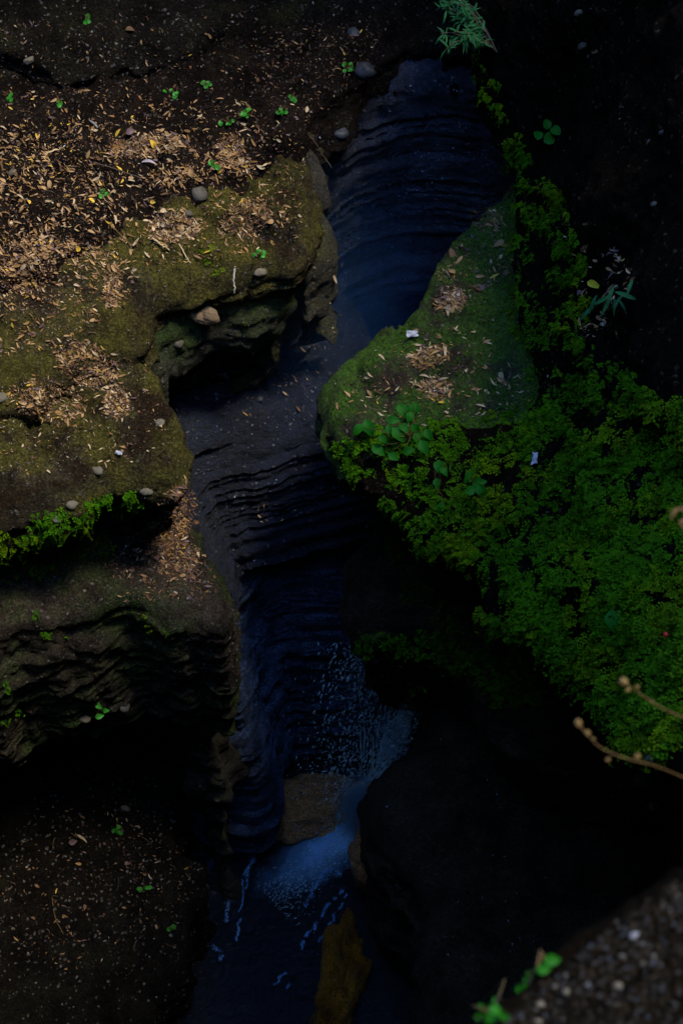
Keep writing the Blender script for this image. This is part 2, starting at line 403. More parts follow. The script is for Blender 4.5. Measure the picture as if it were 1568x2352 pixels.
Cc = rock('rock_ledge', pC, [(855, 770), (835, 705), (785, 640), (700, 600), W_(-1.6, 16), W_(-4, 15.5), W_(-5, 13), W_(-4.2, 11.6), W_(-3.0, 10.9), (404, 1140), (412, 1075), (440, 1025), (500, 988), (580, 968), (665, 956), (760, 945), (850, 925),
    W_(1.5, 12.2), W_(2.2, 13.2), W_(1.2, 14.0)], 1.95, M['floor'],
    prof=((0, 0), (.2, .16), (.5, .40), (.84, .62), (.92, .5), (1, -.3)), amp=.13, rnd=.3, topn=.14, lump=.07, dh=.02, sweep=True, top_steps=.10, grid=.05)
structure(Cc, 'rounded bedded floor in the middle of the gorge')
pD = Plane(10.32, 0, 14, -.02, .22)
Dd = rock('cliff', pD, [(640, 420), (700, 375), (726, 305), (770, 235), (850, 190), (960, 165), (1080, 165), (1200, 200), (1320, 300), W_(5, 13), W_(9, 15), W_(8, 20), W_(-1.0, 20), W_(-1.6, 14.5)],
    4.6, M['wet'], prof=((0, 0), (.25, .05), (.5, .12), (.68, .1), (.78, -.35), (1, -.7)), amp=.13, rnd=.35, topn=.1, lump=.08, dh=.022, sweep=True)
structure(Dd, 'curved bedded back wall of the gorge')
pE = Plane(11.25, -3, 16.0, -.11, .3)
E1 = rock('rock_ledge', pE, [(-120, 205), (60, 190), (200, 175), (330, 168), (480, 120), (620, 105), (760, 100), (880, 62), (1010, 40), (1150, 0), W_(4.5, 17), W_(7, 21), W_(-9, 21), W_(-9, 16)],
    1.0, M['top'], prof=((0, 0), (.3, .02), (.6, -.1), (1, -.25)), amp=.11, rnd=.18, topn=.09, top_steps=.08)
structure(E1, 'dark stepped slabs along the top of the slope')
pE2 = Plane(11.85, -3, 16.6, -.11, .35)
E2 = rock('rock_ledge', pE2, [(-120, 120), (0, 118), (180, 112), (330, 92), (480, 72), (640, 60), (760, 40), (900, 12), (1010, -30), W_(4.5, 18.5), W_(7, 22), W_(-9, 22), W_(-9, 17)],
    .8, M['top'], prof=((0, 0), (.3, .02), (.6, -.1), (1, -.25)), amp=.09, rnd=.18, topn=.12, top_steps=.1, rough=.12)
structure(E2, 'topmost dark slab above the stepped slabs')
pG = Plane(7.4, -2.5, 9.3, -.06, .22)
G = rock('rock_ledge', pG, [(350, 1090), (400, 1125), (436, 1175), (468, 1240), (498, 1310), (512, 1385), (480, 1402), (405, 1392), (335, 1402), (270, 1392), (150, 1420), (0, 1465), (-120, 1500),
    W_(-7, 8.6), W_(-7.5, 11.5), W_(-3, 11.2)], 2.5, M['nose'], prof=((0, 0), (.06, .02), (.25, .05), (.6, .02), (.92, -.05), (1, -.6)), amp=.07, rnd=.20, topn=.11, rough=.11, grid=.05, ds=.045, dh=.022)
structure(G, 'lower left nose of rock with a bedded mossy face')
pF = Plane(5.4, 0, 11.8, 0, .1)
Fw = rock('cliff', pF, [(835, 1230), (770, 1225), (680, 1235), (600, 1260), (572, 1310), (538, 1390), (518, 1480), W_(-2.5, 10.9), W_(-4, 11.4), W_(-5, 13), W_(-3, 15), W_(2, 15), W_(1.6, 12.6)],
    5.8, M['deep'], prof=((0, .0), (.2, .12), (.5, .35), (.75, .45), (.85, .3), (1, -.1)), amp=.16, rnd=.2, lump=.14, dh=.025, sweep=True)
structure(Fw, 'wet bedded wall behind the falling water')
pH = Plane(5.0, -2, 10, 0, .1)
Hh = rock('cliff', pH, [(505, 1540), (488, 1600), (476, 1640), (430, 1600), (380, 1520), W_(-3.2, 11.4), W_(-7, 11.0), W_(-7, 13), W_(-2.6, 12.5), W_(-2.0, 10.9)], 5.6, M['ledge2'],
    prof=((0, 0), (.3, .05), (.7, -.1), (1, .05)), amp=.07, rnd=.2, rough=.14, lump=.2)
structure(Hh, 'rough dark pillar of rock below the lower nose')
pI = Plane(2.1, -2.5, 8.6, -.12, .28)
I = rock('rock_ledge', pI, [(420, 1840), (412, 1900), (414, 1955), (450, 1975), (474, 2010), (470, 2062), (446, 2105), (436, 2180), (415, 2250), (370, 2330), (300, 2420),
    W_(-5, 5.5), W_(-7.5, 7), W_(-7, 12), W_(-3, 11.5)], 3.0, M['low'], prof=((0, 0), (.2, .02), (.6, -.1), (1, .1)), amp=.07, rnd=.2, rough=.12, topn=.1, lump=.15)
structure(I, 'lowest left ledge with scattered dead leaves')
pJ = Plane(8.75, -.2, 11.3, .30, .16)
J = rock('rock_shelf', pJ, [(1175, 430), (1120, 475), (1070, 530), (1015, 590), (980, 655), (932, 716), (850, 765), (790, 825), (738, 885), (736, 925), (765, 985), (820, 1010), (960, 1010), (1120, 1010), (1290, 1005),
    W_(3.6, 9.8), W_(4.6, 11.5), W_(4.2, 14.5), W_(3.0, 15.0)], 2.0, M['moss'], prof=((0, 0), (.1, .02), (.3, -.12), (.6, -.5), (1, -1.0)), amp=.06, rnd=.22, rough=.10, topn=.13, lump=.12, grid=.045)
structure(J, 'mossy shelf jutting from the right wall')
pR = Plane(6.3, .2, 11.2, .05, .1)
Rr = rock('cliff', pR, [(845, 1215), (815, 1240), (806, 1300), (812, 1370), (850, 1400), (960, 1400), (1080, 1500), W_(2.0, 8.5), W_(4.5, 8), W_(5, 13), W_(1.5, 13)], 2.6, M['dark'],
    prof=((0, 0), (.15, .1), (.4, -.1), (1, -.5)), amp=.08, rnd=.3)
structure(Rr, 'dark undercut rock below the fern curtain')
pM = Plane(3.6, .8, 9.8, .25, .05)
Mm = rock('cliff', pM, [(1060, 1560), (985, 1610), (925, 1680), (888, 1745), (866, 1800), (880, 1850), (880, 1905), (920, 1965), (975, 2030), (985, 2150), (960, 2352), W_(1.0, 4.5), W_(1.6, 2.0), W_(6, 2), W_(6, 11), W_(2, 11.3)], 4.4, M['dark'],
    prof=((0, 0), (.2, .1), (.5, .0), (1, -.2)), amp=.05, rnd=.5, rough=.1, topn=.12, lump=.2)
structure(Mm, 'black wet buttress right of the falls')
K1 = patch('cliff', [
    [(1065, -120, 16.0), (1150, -130, 15.2), (1300, -140, 14.0), (1450, -150, 12.9), (1680, -160, 11.8)],
    [(1090, 130, 15.9), (1180, 120, 15.2), (1310, 105, 14.0), (1450, 80, 12.9), (1660, 30, 11.8)],
    [(1165, 380, 15.8), (1245, 360, 15.1), (1330, 330, 14.0), (1450, 270, 12.8), (1660, 200, 11.5)],
    [(1185, 640, 15.4), (1270, 640, 14.8), (1350, 620, 13.9), (1460, 560, 12.6), (1660, 480, 11.1)],
    [(1215, 850, 14.9), (1300, 850, 14.2), (1380, 840, 13.3), (1490, 800, 12.0), (1660, 760, 10.6)],
    [(1270, 1010, 14.3), (1340, 1000, 13.5), (1410, 990, 12.7), (1500, 960, 11.7), (1670, 940, 10.3)]], M['soil'], 110, 160, .22, 1.1, back=((.6, .3, -.8), (2.0, .5, -1.5)))
structure(K1, 'dark earth slope at the upper right')
K2 = patch('cliff', [
    [(752, 1005, 15.75), (900, 985, 15.4), (1080, 985, 14.9), (1280, 965, 14.2), (1450, 930, 12.2), (1680, 900, 10.4)],
    [(800, 1080, 15.5), (930, 1100, 15.0), (1100, 1120, 14.3), (1290, 1130, 13.2), (1460, 1130, 11.4), (1680, 1130, 9.7)],
    [(880, 1150, 15.1), (1010, 1230, 14.3), (1150, 1290, 13.2), (1310, 1330, 12.0), (1480, 1350, 10.5), (1690, 1360, 8.9)],
    [(940, 1190, 15.1), (1080, 1320, 13.9), (1210, 1420, 12.7), (1340, 1540, 11.3), (1500, 1560, 9.8), (1690, 1570, 8.2)],
    [(980, 1200, 15.3), (1140, 1340, 14.2), (1270, 1440, 13.0), (1400, 1690, 11.0), (1510, 1770, 9.3), (1700, 1770, 7.7)]], M['soil'], 150, 140, .22, 1.2,
    back=((.5, .3, -.5), (1.5, .4, -.6), (2.5, .0, -3.)))
structure(K2, 'steep right wall under a curtain of ferns')
pN = Plane(17.2, .5, 1.2, .12, -.05)
Nn = rock('ground', pN, [(1060, 2440), (1130, 2352), (1215, 2288), (1300, 2205), (1400, 2132), (1568, 2012), W_(1.3, 1.5), W_(3, 1.6), W_(3, -1.5), W_(.1, -1.5)], .8, M['gravel'],
    prof=((0, 0), (.5, -.05), (1, -.2)), ds=.010, dh=.015, amp=.02, rough=.05, rnd=.04, topn=.06, grid=.022, lump=.03)
structure(Nn, 'gravelly rim of earth in the near corner')

# gorge floor, outer walls and an added unseen rim, opening shaped to limit the sun
def floor_mesh():
    n = 90; xs = np.linspace(-14, 17, n); ys = np.linspace(-8, 24, n); X, Y = np.meshgrid(xs, ys)
    Z = -.55 + fbm(X, Y, 0 * X, .5, 5) * .25
    i = np.arange(n * n).reshape(n, n)
    return raw('gorge_floor', np.stack([X, Y, Z], -1).reshape(-1, 3), np.stack([i[:-1, :-1], i[:-1, 1:], i[1:, 1:], i[1:, :-1]], -1).reshape(-1, 4), M['dark'])
structure(link('gorge_floor', floor_mesh()))
def shaft():
    n = 160; th = np.linspace(0, 2 * math.pi, n, endpoint=False)
    lev = [(-1, 13.5, 14), (4, 13, 13.5), (9, 12.5, 13), (14, 12, 12.5), (19, 11, 11.6), (22, 10, 10.5), (22.8, SHADE_RIM[2] + .9, SHADE_RIM[3] + .9), (23.2, SHADE_RIM[2], SHADE_RIM[3]), (23.9, SHADE_RIM[2] + .3, SHADE_RIM[3] + .3), (24.6, 9, 12), (25, 40, 40)]
    V = []
    for k, (z, rx, ry) in enumerate(lev):
        f = min(1, max(0, (z - 19) / 3.5)) if z < 24.2 else 1
        cx, cyy = SHADE_RIM[0] * f + 2 * (1 - f), 8 * (1 - f) + SHADE_RIM[1] * f
        wob = 1 + .10 * fbm(np.cos(th) * 2, np.sin(th) * 2, 0 * th + z * .15, 1.3, 4)
        if 22.5 < z < 24.2: wob = wob * (1 - .92 * np.exp(-(((th + .12 + math.pi) % (2 * math.pi) - math.pi) / .55) ** 2))      # added unseen tongue, shaped to keep sun off the lowest ledge
        V.append(np.column_stack([cx + rx * wob * np.cos(th), cyy + ry * wob * np.sin(th), z + .25 * fbm(np.cos(th) * 3, np.sin(th) * 3, 0 * th + k, 1.5, 3)]))
    q = []
    for k in range(len(lev) - 1):
        a = k * n + np.arange(n); b = np.roll(a, -1); q.append(np.column_stack([a, b, b + n, a + n]))
    return raw('walls_and_shade_rim', np.vstack(V), np.vstack(q), M['dark'])
SHADE_RIM = (1.0, 7.0, 7.6, 7.0)
structure(link('walls_and_shade_rim', shaft()))

# ------------------------------------------------------------------ ray casting on the rocks
bpy.context.view_layer.update()
def bvh_of(objs):
    Vs, Fs, k = [], [], 0
    for o in objs:
        me = o.data; v = np.empty(len(me.vertices) * 3); me.vertices.foreach_get('co', v); Vs.append(v.reshape(-1, 3))
        Fs += [[i + k for i in p.vertices] for p in me.polygons]; k += len(me.vertices)
    return BVHTree.FromPolygons([tuple(p) for p in np.vstack(Vs)], Fs)
BV = bvh_of(SOLID)
def cast(u, v):
    d = Vector(ray(u, v)).normalized()
    loc, nrm, idx, dist = BV.ray_cast(Vector((0, 0, CAMZ)), d)
    if loc is None: return None
    if nrm.dot(d) > 0: nrm = -nrm
    return loc, nrm
#DETAILS#
# ------------------------------------------------------------------ plain materials for the small things
def plain(name, col, rough=.6, spec=.3, var=.35, scale=30, trans=0.0, bump=0.0):
    m, t, b = mat_new(name)
    geo = nd(t, 'ShaderNodeNewGeometry')
    n = noise(t, scale, 4, .65, geo.outputs['Position']); n2 = noise(t, scale * .13, 3, .6, geo.outputs['Position'])
    f = math_(t, 'MULTIPLY', math_(t, 'ADD', n.outputs[0], n2.outputs[0]), .5)
    f = ramp(t, f, [(.32, (0, 0, 0)), (.68, (1, 1, 1))]).outputs[0]
    c = mixc(t, f, tuple(x * (1 - var) for x in col), tuple(min(1, x * (1 + var)) for x in col))
    t.links.new(c, b.inputs['Base Color'])
    b.inputs['Roughness'].default_value = rough; b.inputs['Specular IOR Level'].default_value = spec
    if bump:
        bp = nd(t, 'ShaderNodeBump'); bp.inputs['Strength'].default_value = bump; bp.inputs['Distance'].default_value = .02
        t.links.new(n.outputs[0], bp.inputs['Height']); t.links.new(bp.outputs[0], b.inputs['Normal'])
    return m
LEAFM = [plain('tan_dry_leaf', (.36, .22, .10), .6), plain('pale_dry_leaf', (.50, .38, .23), .55), plain('orange_brown_leaf', (.27, .15, .05), .6),
         plain('brown_leaf', (.16, .085, .045), .65), plain('purple_brown_leaf', (.13, .08, .085), .6), plain('yellow_leaf', (.62, .40, .05), .55)]
GREEN = plain('fern_green', (.036, .118, .001), .7, .06, .6, 9)
GREEN2 = plain('yellow_fern_green', (.078, .15, .001), .7, .06, .55, 9)
BROAD = plain('broad_leaf_green', (.010, .115, .006), .6, .12, .3, 14)
SEED = plain('seedling_green', (.03, .22, .015), .5, .3, .25, 14)
TEAL = plain('narrow_leaf_green', (.012, .10, .028), .65, .2, .4, 14)
STEMM = plain('dry_stem', (.13, .08, .032), .75); TWIG = plain('twig_bark', (.11, .08, .055), .8); PALE = plain('pale_root', (.55, .52, .46), .6)
FLUFF = plain('dry_flower_head', (.22, .15, .06), .85, .1, .4, 120, bump=.6)
STONE = plain('grey_cobble', (.075, .07, .06), .7, .3, .5, 16, bump=.5); STONED = plain('brown_pebble', (.016, .011, .006), .85, .1, .5, 30, bump=.5); STONEP = plain('pale_cobble', (.13, .115, .085), .7, .3, .4, 16, bump=.5)
STONEB = plain('blue_grey_cobble', (.035, .040, .048), .55, .4, .4, 16, bump=.5); PAPER = plain('white_scrap', (.42, .45, .52), .6, .3, .2, 20)
RED = plain('red_berry', (.5, .02, .015), .3, .5, .2)

def frame(n, ang):
    """rotation with z along n, x turned by ang"""
    n = Vector(n).normalized(); h = Vector((1, 0, 0)) - n * n.x
    if h.length < .1: h = Vector((0, 1, 0)) - n * n.y
    h.normalize(); k = n.cross(h)
    x = h * math.cos(ang) + k * math.sin(ang)
    return Matrix((x, n.cross(x), n)).transposed()
def leaf_shape(kind, seed):
    """flat leaf about 1 long, x along the midrib: (verts, quads)"""
    r = random.Random(seed); n = 6; V = []
    curl, bend, twist = r.uniform(-.12, .16), r.uniform(-.22, .22), r.uniform(-.5, .5)
    wmax = {'lance': r.uniform(.085, .15), 'oval': r.uniform(.17, .25), 'wide': r.uniform(.28, .4)}[kind]
    for i in range(n + 1):
        t = i / n
        wd = wmax * (math.sin(math.pi * min(1, t ** .75 * 1.0)) ** .8 if 0 < t < 1 else 0) + (.012 if t == 0 else .004)
        cx, cyy = t - .5, bend * math.sin(math.pi * t) * .5; z = curl * math.sin(math.pi * t) * (1 if r.random() > .1 else .4)
        for s_ in (-1, 0, 1):
            V.append((cx, cyy + s_ * wd, z + abs(s_) * wd * .35 + s_ * wd * twist * (t - .5)))
    q = []
    for i in range(n):
        for k in range(2): q.append((i*3+k, i*3+k+3, i*3+k+4, i*3+k+1))
    return np.array(V), np.array(q)
LSH = [leaf_shape('lance', i) for i in range(6)] + [leaf_shape('oval', 10 + i) for i in range(4)] + [leaf_shape('wide', 20 + i) for i in range(2)]
LMESH = {}
def leaf_mesh(sh, mi):
    if (sh, mi) not in LMESH:
        V, q = LSH[sh]; LMESH[sh, mi] = raw('fallen_leaf', V, q, LEAFM[mi])
    return LMESH[sh, mi]

# ------------------------------------------------------------------ leaf litter
def pick(pal): return random.choices(range(6), pal)[0]
WARM = (6, 3, 4, 2.0, .8, .5); DULL = (2, .7, 2, 4, 3, .3); PALEP = (4, 5, 2, 1, 1, .4); GOLDP = (5, 2, 5, 3, 1, 1.6)
zones = [   # (kind, geometry, count, palette, size range, ledge key)
 ('poly', [(-150, 250), (160, 205), (300, 215), (560, 230), (700, 330), (690, 560), (440, 600), (300, 640), (-150, 560)], 760, WARM, (.05, .11), 0),
 ('poly', [(-150, 290), (260, 280), (300, 560), (-150, 640)], 480, GOLDP, (.05, .10), 0),
 ('poly', [(-150, 60), (500, 20), (850, 60), (760, 200), (300, 210), (-150, 230)], 130, DULL, (.04, .08), 0),
 ('poly', [(600, 60), (900, 60), (820, 170), (700, 300), (600, 240)], 110, DULL, (.03, .06), 0),
 ('ell', (340, 335, 100, 26, 6), 190, WARM, (.05, .10), 0), ('ell', (540, 375, 50, 26, -20), 60, WARM, (.05, .11), 0),
 ('ell', (400, 522, 62, 36, 0), 170, PALEP, (.04, .10), 0), ('ell', (565, 500, 60, 42, 20), 140, WARM, (.04, .09), 0),
 ('ell', (430, 400, 120, 25, 8), 70, WARM, (.05, .10), 0), ('ell', (530, 335, 30, 30, 0), 40, WARM, (.05, .09), 0),
 ('poly', [(-150, 560), (240, 560), (320, 620), (300, 700), (120, 800), (-150, 840)], 420, WARM, (.04, .10), 0),
 ('ell', (60, 620, 70, 60, 0), 120, GOLDP, (.04, .10), 0), ('ell', (258, 655, 18, 55, -5), 110, WARM, (.03, .08), 0), ('ell', (150, 570, 110, 24, -10), 90, WARM, (.04, .1), 0),
 ('ell', (200, 840, 75, 50, -25), 190, WARM, (.04, .09), 1), ('ell', (110, 920, 95, 48, -15), 170, WARM, (.04, .10), 1), ('ell', (268, 925, 32, 40, 0), 80, PALEP, (.03, .08), 1),
 ('poly', [(-150, 930), (140, 860), (330, 800), (380, 960), (380, 1050), (100, 1090), (-150, 1120)], 150, PALEP, (.03, .08), 1),
 ('ell', (400, 1190, 45, 80, -15), 190, DULL, (.04, .10), 2), ('poly', [(240, 1290), (380, 1190), (490, 1290), (500, 1380), (280, 1380)], 110, (2, 1, 3, 5, 4, .3), (.04, .09), 2), ('ell', (410, 1290, 50, 45, 0), 110, (4, 2, 5, 4, 3, .3), (.03, .08), 2), ('poly', [(290, 1250), (370, 1180), (480, 1280), (470, 1370), (300, 1360)], 60, DULL, (.03, .07), 2),
 ('poly', [(1010, 600), (1160, 470), (1180, 620), (1060, 720), (980, 700)], 110, DULL, (.06, .14), 3), ('ell', (1035, 692, 36, 20, 20), 60, PALEP, (.06, .15), 3),
 ('ell', (985, 820, 50, 26, 15), 80, WARM, (.05, .14), 3), ('ell', (1000, 895, 40, 26, -10), 60, WARM, (.06, .14), 3), ('poly', [(760, 930), (960, 730), (1100, 760), (1250, 930), (900, 990)], 130, PALEP, (.05, .12), 3),
 ('ell', (1110, 500, 40, 30, 0), 40, DULL, (.03, .07), 3),
 ('poly', [(60, 1900), (230, 1830), (330, 1900), (380, 2020), (330, 2180), (120, 2240), (-150, 2150)], 120, (2, 1.5, 2, 4, 3, .4), (.03, .09), 4), ('poly', [(260, 1820), (400, 1850), (450, 2020), (400, 2150), (310, 2130)], 60, DULL, (.03, .07), 4),
 ('poly', [(640, 780), (760, 680), (800, 720), (720, 880), (620, 900)], 34, (5, 3, 3, 2, 2, .5), (.05, .09), 5), ('poly', [(430, 880), (700, 820), (700, 940), (430, 980)], 16, DULL, (.05, .09), 5), ('poly', [(560, 1170), (760, 1120), (720, 1210), (600, 1220)], 16, PALEP, (.03, .07), 5),
 ('poly', [(1290, 500), (1400, 520), (1460, 640), (1430, 780), (1340, 780)], 110, (4, 2, 3, 5, 3, .4), (.05, .11), 6), ('poly', [(1380, 250), (1680, 220), (1680, 420), (1420, 360)], 60, (0, 0, 1, 6, 4, 0), (.03, .07), 6), ('poly', [(1280, 0), (1400, 0), (1380, 130), (1300, 120)], 30, (0, 0, 1, 6, 4, 0), (.03, .07), 6),
]
LEDGE = ['on the broad upper left ledge', 'on the blunt middle left ledge', 'on the lower left nose of rock', 'on the green mossy shelf at right', 'on the lowest dark ledge at bottom left', 'on the blue shadowed floor of the gorge', 'on the dark earth slope at upper right']
LCOL = ['tan', 'pale cream', 'orange brown', 'dark brown', 'purple brown', 'yellow']
LV, LF, LMI = [], [], []; nl_ = 0; cand = []
for kind, gm, cnt, pal, (s0, s1), key in zones:
    cnt = int(cnt * 2.1)
    got = 0; tries = 0
    if kind == 'poly': gm = np.array(gm, float); lo, hi = gm.min(0), gm.max(0)
    while got < cnt and tries < cnt * 12:
        tries += 1
        if kind == 'poly':
            p = lo + rng.random(2) * (hi - lo)
            if not inside(p[None], gm)[0]: continue
            if vn(p[0] / 34., p[1] / 20., 1.5) < rng.uniform(-.9, .35): continue
        else:
            a_, r_ = rng.random() * 6.283, math.sqrt(rng.random()) * (.75 + .5 * rng.random()); ca, sa = math.cos(R(-gm[4])), math.sin(R(-gm[4]))
            ex, ey = math.cos(a_) * r_ * gm[2], math.sin(a_) * r_ * gm[3]; p = (gm[0] + ex * ca - ey * sa, gm[1] + ex * sa + ey * ca)
        h = cast(*p)
        if h is None or h[1].z < .35: got += .5; continue
        got += 1
        mi = pick(pal); sh = random.choices(range(12), [3]*6 + [.8]*4 + [.25]*2)[0]
        size = random.uniform(s0, s1) * random.choice([.25, .34, .45, .58, .75, 1.1])
        nrm = (h[1] + Vector((random.gauss(0, .28), random.gauss(0, .28), 0))).normalized()
        ang = random.gauss(-.35, .75) + (math.pi if random.random() < .5 else 0)
        cand.append((size * (1.25 if mi in (0, 1, 2, 5) else 1) * random.uniform(.8, 1.2), size, mi, sh, h[0] + nrm * .012, frame(nrm, ang), key))
cand.sort(key=lambda c: -c[0])
for i, (_, size, mi, sh, loc, rot, key) in enumerate(cand):
    if i < 290:
        o = link('fallen_leaf', leaf_mesh(sh, mi)); o.matrix_world = Matrix.Translation(loc) @ rot.to_4x4() @ Matrix.Scale(size, 4)
        tag(o, f'{LCOL[mi]} dry fallen leaf lying {LEDGE[key]}', 'fallen leaf', f'{LCOL[mi]} fallen leaves {LEDGE[key]}')
    else:
        V, q = LSH[sh]; LV.append(V @ (np.array(rot).T * size) + np.array(loc)); LF.append(q + nl_); nl_ += len(V); LMI += [mi] * len(q)
me = raw('leaf_litter', np.vstack(LV), np.vstack(LF), LEAFM); me.polygons.foreach_set('material_index', np.array(LMI, np.int32))
tag(link('leaf_litter', me), 'scattered litter of small dry leaves strewn over the ledges', 'leaf litter', kind='stuff')
# fine crumbs of soil, grit and broken leaf between the leaves
def tet(n, size, centers, normals):
    d = rng.normal(0, 1, (n, 4, 3)); d /= np.linalg.norm(d, axis=2)[..., None]
    V = centers[:, None] + d * size[:, None, None]
    f = np.array([(0, 1, 2), (0, 2, 3), (0, 3, 1), (1, 3, 2)])
    return V.reshape(-1, 3), (f[None] + (np.arange(n) * 4)[:, None, None]).reshape(-1, 3)
def crumbs(name, label, cat, polys, mats, sz, gate=None):
    cs = []
    for poly, cnt in polys:
        poly = np.array(poly, float); lo, hi = poly.min(0), poly.max(0); k = 0
        while k < cnt:
            k += 1; p = lo + rng.random(2) * (hi - lo)
            if not inside(p[None], poly)[0] or (gate is not None and fbm(p[0] / 60, p[1] / 45, 4.4, 1, 3) < gate + rng.normal(0, .2)): continue
            h = cast(*p)
            if h is not None: cs.append(tuple(h[0]))
    c = np.array(cs); s_ = sz[0] + (sz[1] - sz[0]) * rng.random(len(c)) ** 3
    V, f = tet(len(c), s_, c, None); me = raw(name, V, f, mats, False)
    me.polygons.foreach_set('material_index', np.repeat(rng.integers(0, len(mats), len(c)), 4).astype(np.int32))
    return tag(link(name, me), label, cat, kind='stuff')
GLINT_GRIT = plain('blue_glint_grit', (.28, .36, .52), .3, .6)  # pale blue grains also paint sky glints on the wet rock
GRIT = [plain('grit_grey', (.10, .095, .085), .6, .4), plain('grit_brown', (.07, .05, .035), .7), plain('grit_pale', (.26, .23, .19), .6, .4), plain('grit_dark', (.02, .016, .012), .7)]
crumbs('grit', 'fine grit and leaf crumbs sprinkled on the left ledges', 'grit',
    [([(-150, 0), (1000, 0), (760, 240), (690, 600), (350, 690), (-150, 890)], 7200), ([(-150, 920), (350, 780), (400, 1080), (-150, 1150)], 1500), ([(280, 1150), (400, 1130), (510, 1390), (280, 1390)], 900), ([(-150, 1850), (420, 1840), (470, 2050), (400, 2250), (-150, 2300)], 800), ([(740, 900), (1160, 450), (1290, 960), (780, 1000)], 1500)],
    GRIT, (.006, .024))

MOSSF = [plain('moss_tuft', (.040, .105, .004), .9, .05, .5, 25), plain('moss_tuft_dark', (.024, .060, .003), .9, .05, .5, 25), plain('olive_moss_tuft', (.060, .062, .010), .9, .05, .5, 25)]
crumbs('moss', 'raised green moss cushions growing on the shelf at right', 'moss', [([(740, 880), (940, 715), (1060, 700), (1080, 820), (900, 960), (770, 980)], 5200), ([(1000, 640), (1170, 460), (1280, 950), (1000, 1000)], 3600), ([(735, 900), (800, 960), (770, 1010), (740, 960)], 500)], MOSSF[:2] + MOSSF[:1], (.006, .026), .1)
crumbs('moss', 'olive moss fuzz along the lips of the left ledges', 'moss', [([(500, 560), (690, 420), (710, 480), (690, 600), (400, 650), (350, 700)], 2600), ([(100, 1130), (0, 1100), (0, 1170), (330, 1090), (400, 1040), (380, 900), (340, 1000)], 1500), ([(360, 780), (620, 660), (600, 760), (400, 830)], 1500), ([(280, 1370), (510, 1390), (480, 1480), (280, 1480)], 900)], [MOSSF[2], MOSSF[2], MOSSF[1]], (.005, .018), .1)
MULCH = [LEAFM[3], LEAFM[4], LEAFM[3], plain('rust_leaf_bits', (.17, .075, .035), .7), LEAFM[0]]
def ellp(x, y, rx, ry, ang):
    return [(x + rx * math.cos(a_) * math.cos(R(ang)) - ry * math.sin(a_) * math.sin(R(ang)), y + rx * math.cos(a_) * math.sin(R(ang)) + ry * math.sin(a_) * math.cos(R(ang))) for a_ in np.linspace(0, 6.2, 14)]
crumbs('leaf_mulch', 'brown mulch of broken leaves lying in drifts between the whole leaves', 'leaf mulch',
    [(ellp(*z_[1][:4], -z_[1][4]) if z_[0] == 'ell' else z_[1], int(z_[2] * (9 if z_[0] == 'ell' else 4))) for z_ in zones if z_[5] in (0, 1, 2, 3, 4)], MULCH, (.008, .030))
crumbs('glint_grit', 'pale blue grit and painted glints studding the wet bedded walls of the slot', 'grit',
    [([(720, 300), (860, 190), (1120, 200), (1180, 420), (1000, 560), (760, 620)], 2600), ([(420, 960), (740, 690), (860, 760), (760, 960), (800, 1180), (560, 1220), (420, 1090)], 1100), ([(520, 1300), (800, 1200), (800, 1600), (700, 1780), (540, 1740)], 2200),
     ([(870, 1700), (1000, 1620), (1300, 1900), (1250, 2250), (950, 2200), (880, 1900)], 2200)], [GLINT_GRIT, GLINT_GRIT, GRIT[0], GRIT[3]], (.004, .024), .15)

def empty(name, loc, label, cat, group=None):
    o = bpy.data.objects.new(name, None); C.objects.link(o); o.location = loc; o.empty_display_size = .1
    return tag(o, label, cat, group)
# ------------------------------------------------------------------ ferns
def frond(seed, L=1.0):
    """a drooping maidenhair frond of length about 1: x outwards, z up; many small fan leaflets"""
    r = random.Random(seed); V, F = [], []
    def leaflet(p, d, s):
        d = Vector(d).normalized(); up = Vector((r.gauss(0, .5), r.gauss(0, .5), 1)).normalized(); sd_ = d.cross(up).normalized(); b = len(V)
        for a_, c_ in ((0, 0), (.75, -.55), (1.05, 0), (.75, .55)): V.append(tuple(Vector(p) + d * s * a_ + sd_ * s * c_ + up * (s * .12 * abs(c_))))
        F.append((b, b + 1, b + 2, b + 3))
    drop = r.uniform(.55, 1.1); n = 9
    pts = []
    for i in range(n + 1):
        t = i / n; pts.append(Vector((t * .75, .1 * math.sin(3 * t + seed), .28 * math.sin(t * 2.2) - drop * t * t * .75)))
    for i in range(1, n + 1):
        p, d = pts[i], (pts[i] - pts[i-1]).normalized(); side = d.cross(Vector((0, 0, 1))).normalized()
        bl = .30 * (1 - (i / n) ** 1.4) + .05
        for sg in (-1, 1):
            m = max(1, int(bl / .07))
            for k in range(m):
                q = p + side * sg * bl * (k + .6) / m + d * bl * .45 * (k + .6) / m + Vector((0, 0, -.18 * (bl * (k + 1) / m) - .02 * r.random()))
                leaflet(q, side * sg * r.uniform(.3, 1) + d * r.uniform(.2, 1) + Vector((0, 0, r.uniform(-.7, .1))), r.uniform(.075, .125))
    leaflet(pts[-1], d, .09)
    return np.array(V), np.array(F)
FR = [frond(i) for i in range(10)]
def add_frond(LV, LF, k, loc, rot, size, nb):
    V, f = FR[k]; LV.append(V @ (np.array(rot).T * size) + np.array(loc)); LF.append(f + nb); return nb + len(V)
def out_frame(n, jitter=.5):
    """x outwards (away from the rock, tending to the open side), z up-ish"""
    x = Vector(n) * .6 + Vector((random.gauss(0, jitter), random.gauss(0, jitter) - .1, random.gauss(0, .25) - .55)); x.normalize()
    z = Vector((0, 0, 1)); z = (z - x * z.dot(x))
    if z.length < .25: z = Vector((0, 1, .3)); z = z - x * z.dot(x)
    z.normalize(); return Matrix((x, z.cross(x), z)).transposed()
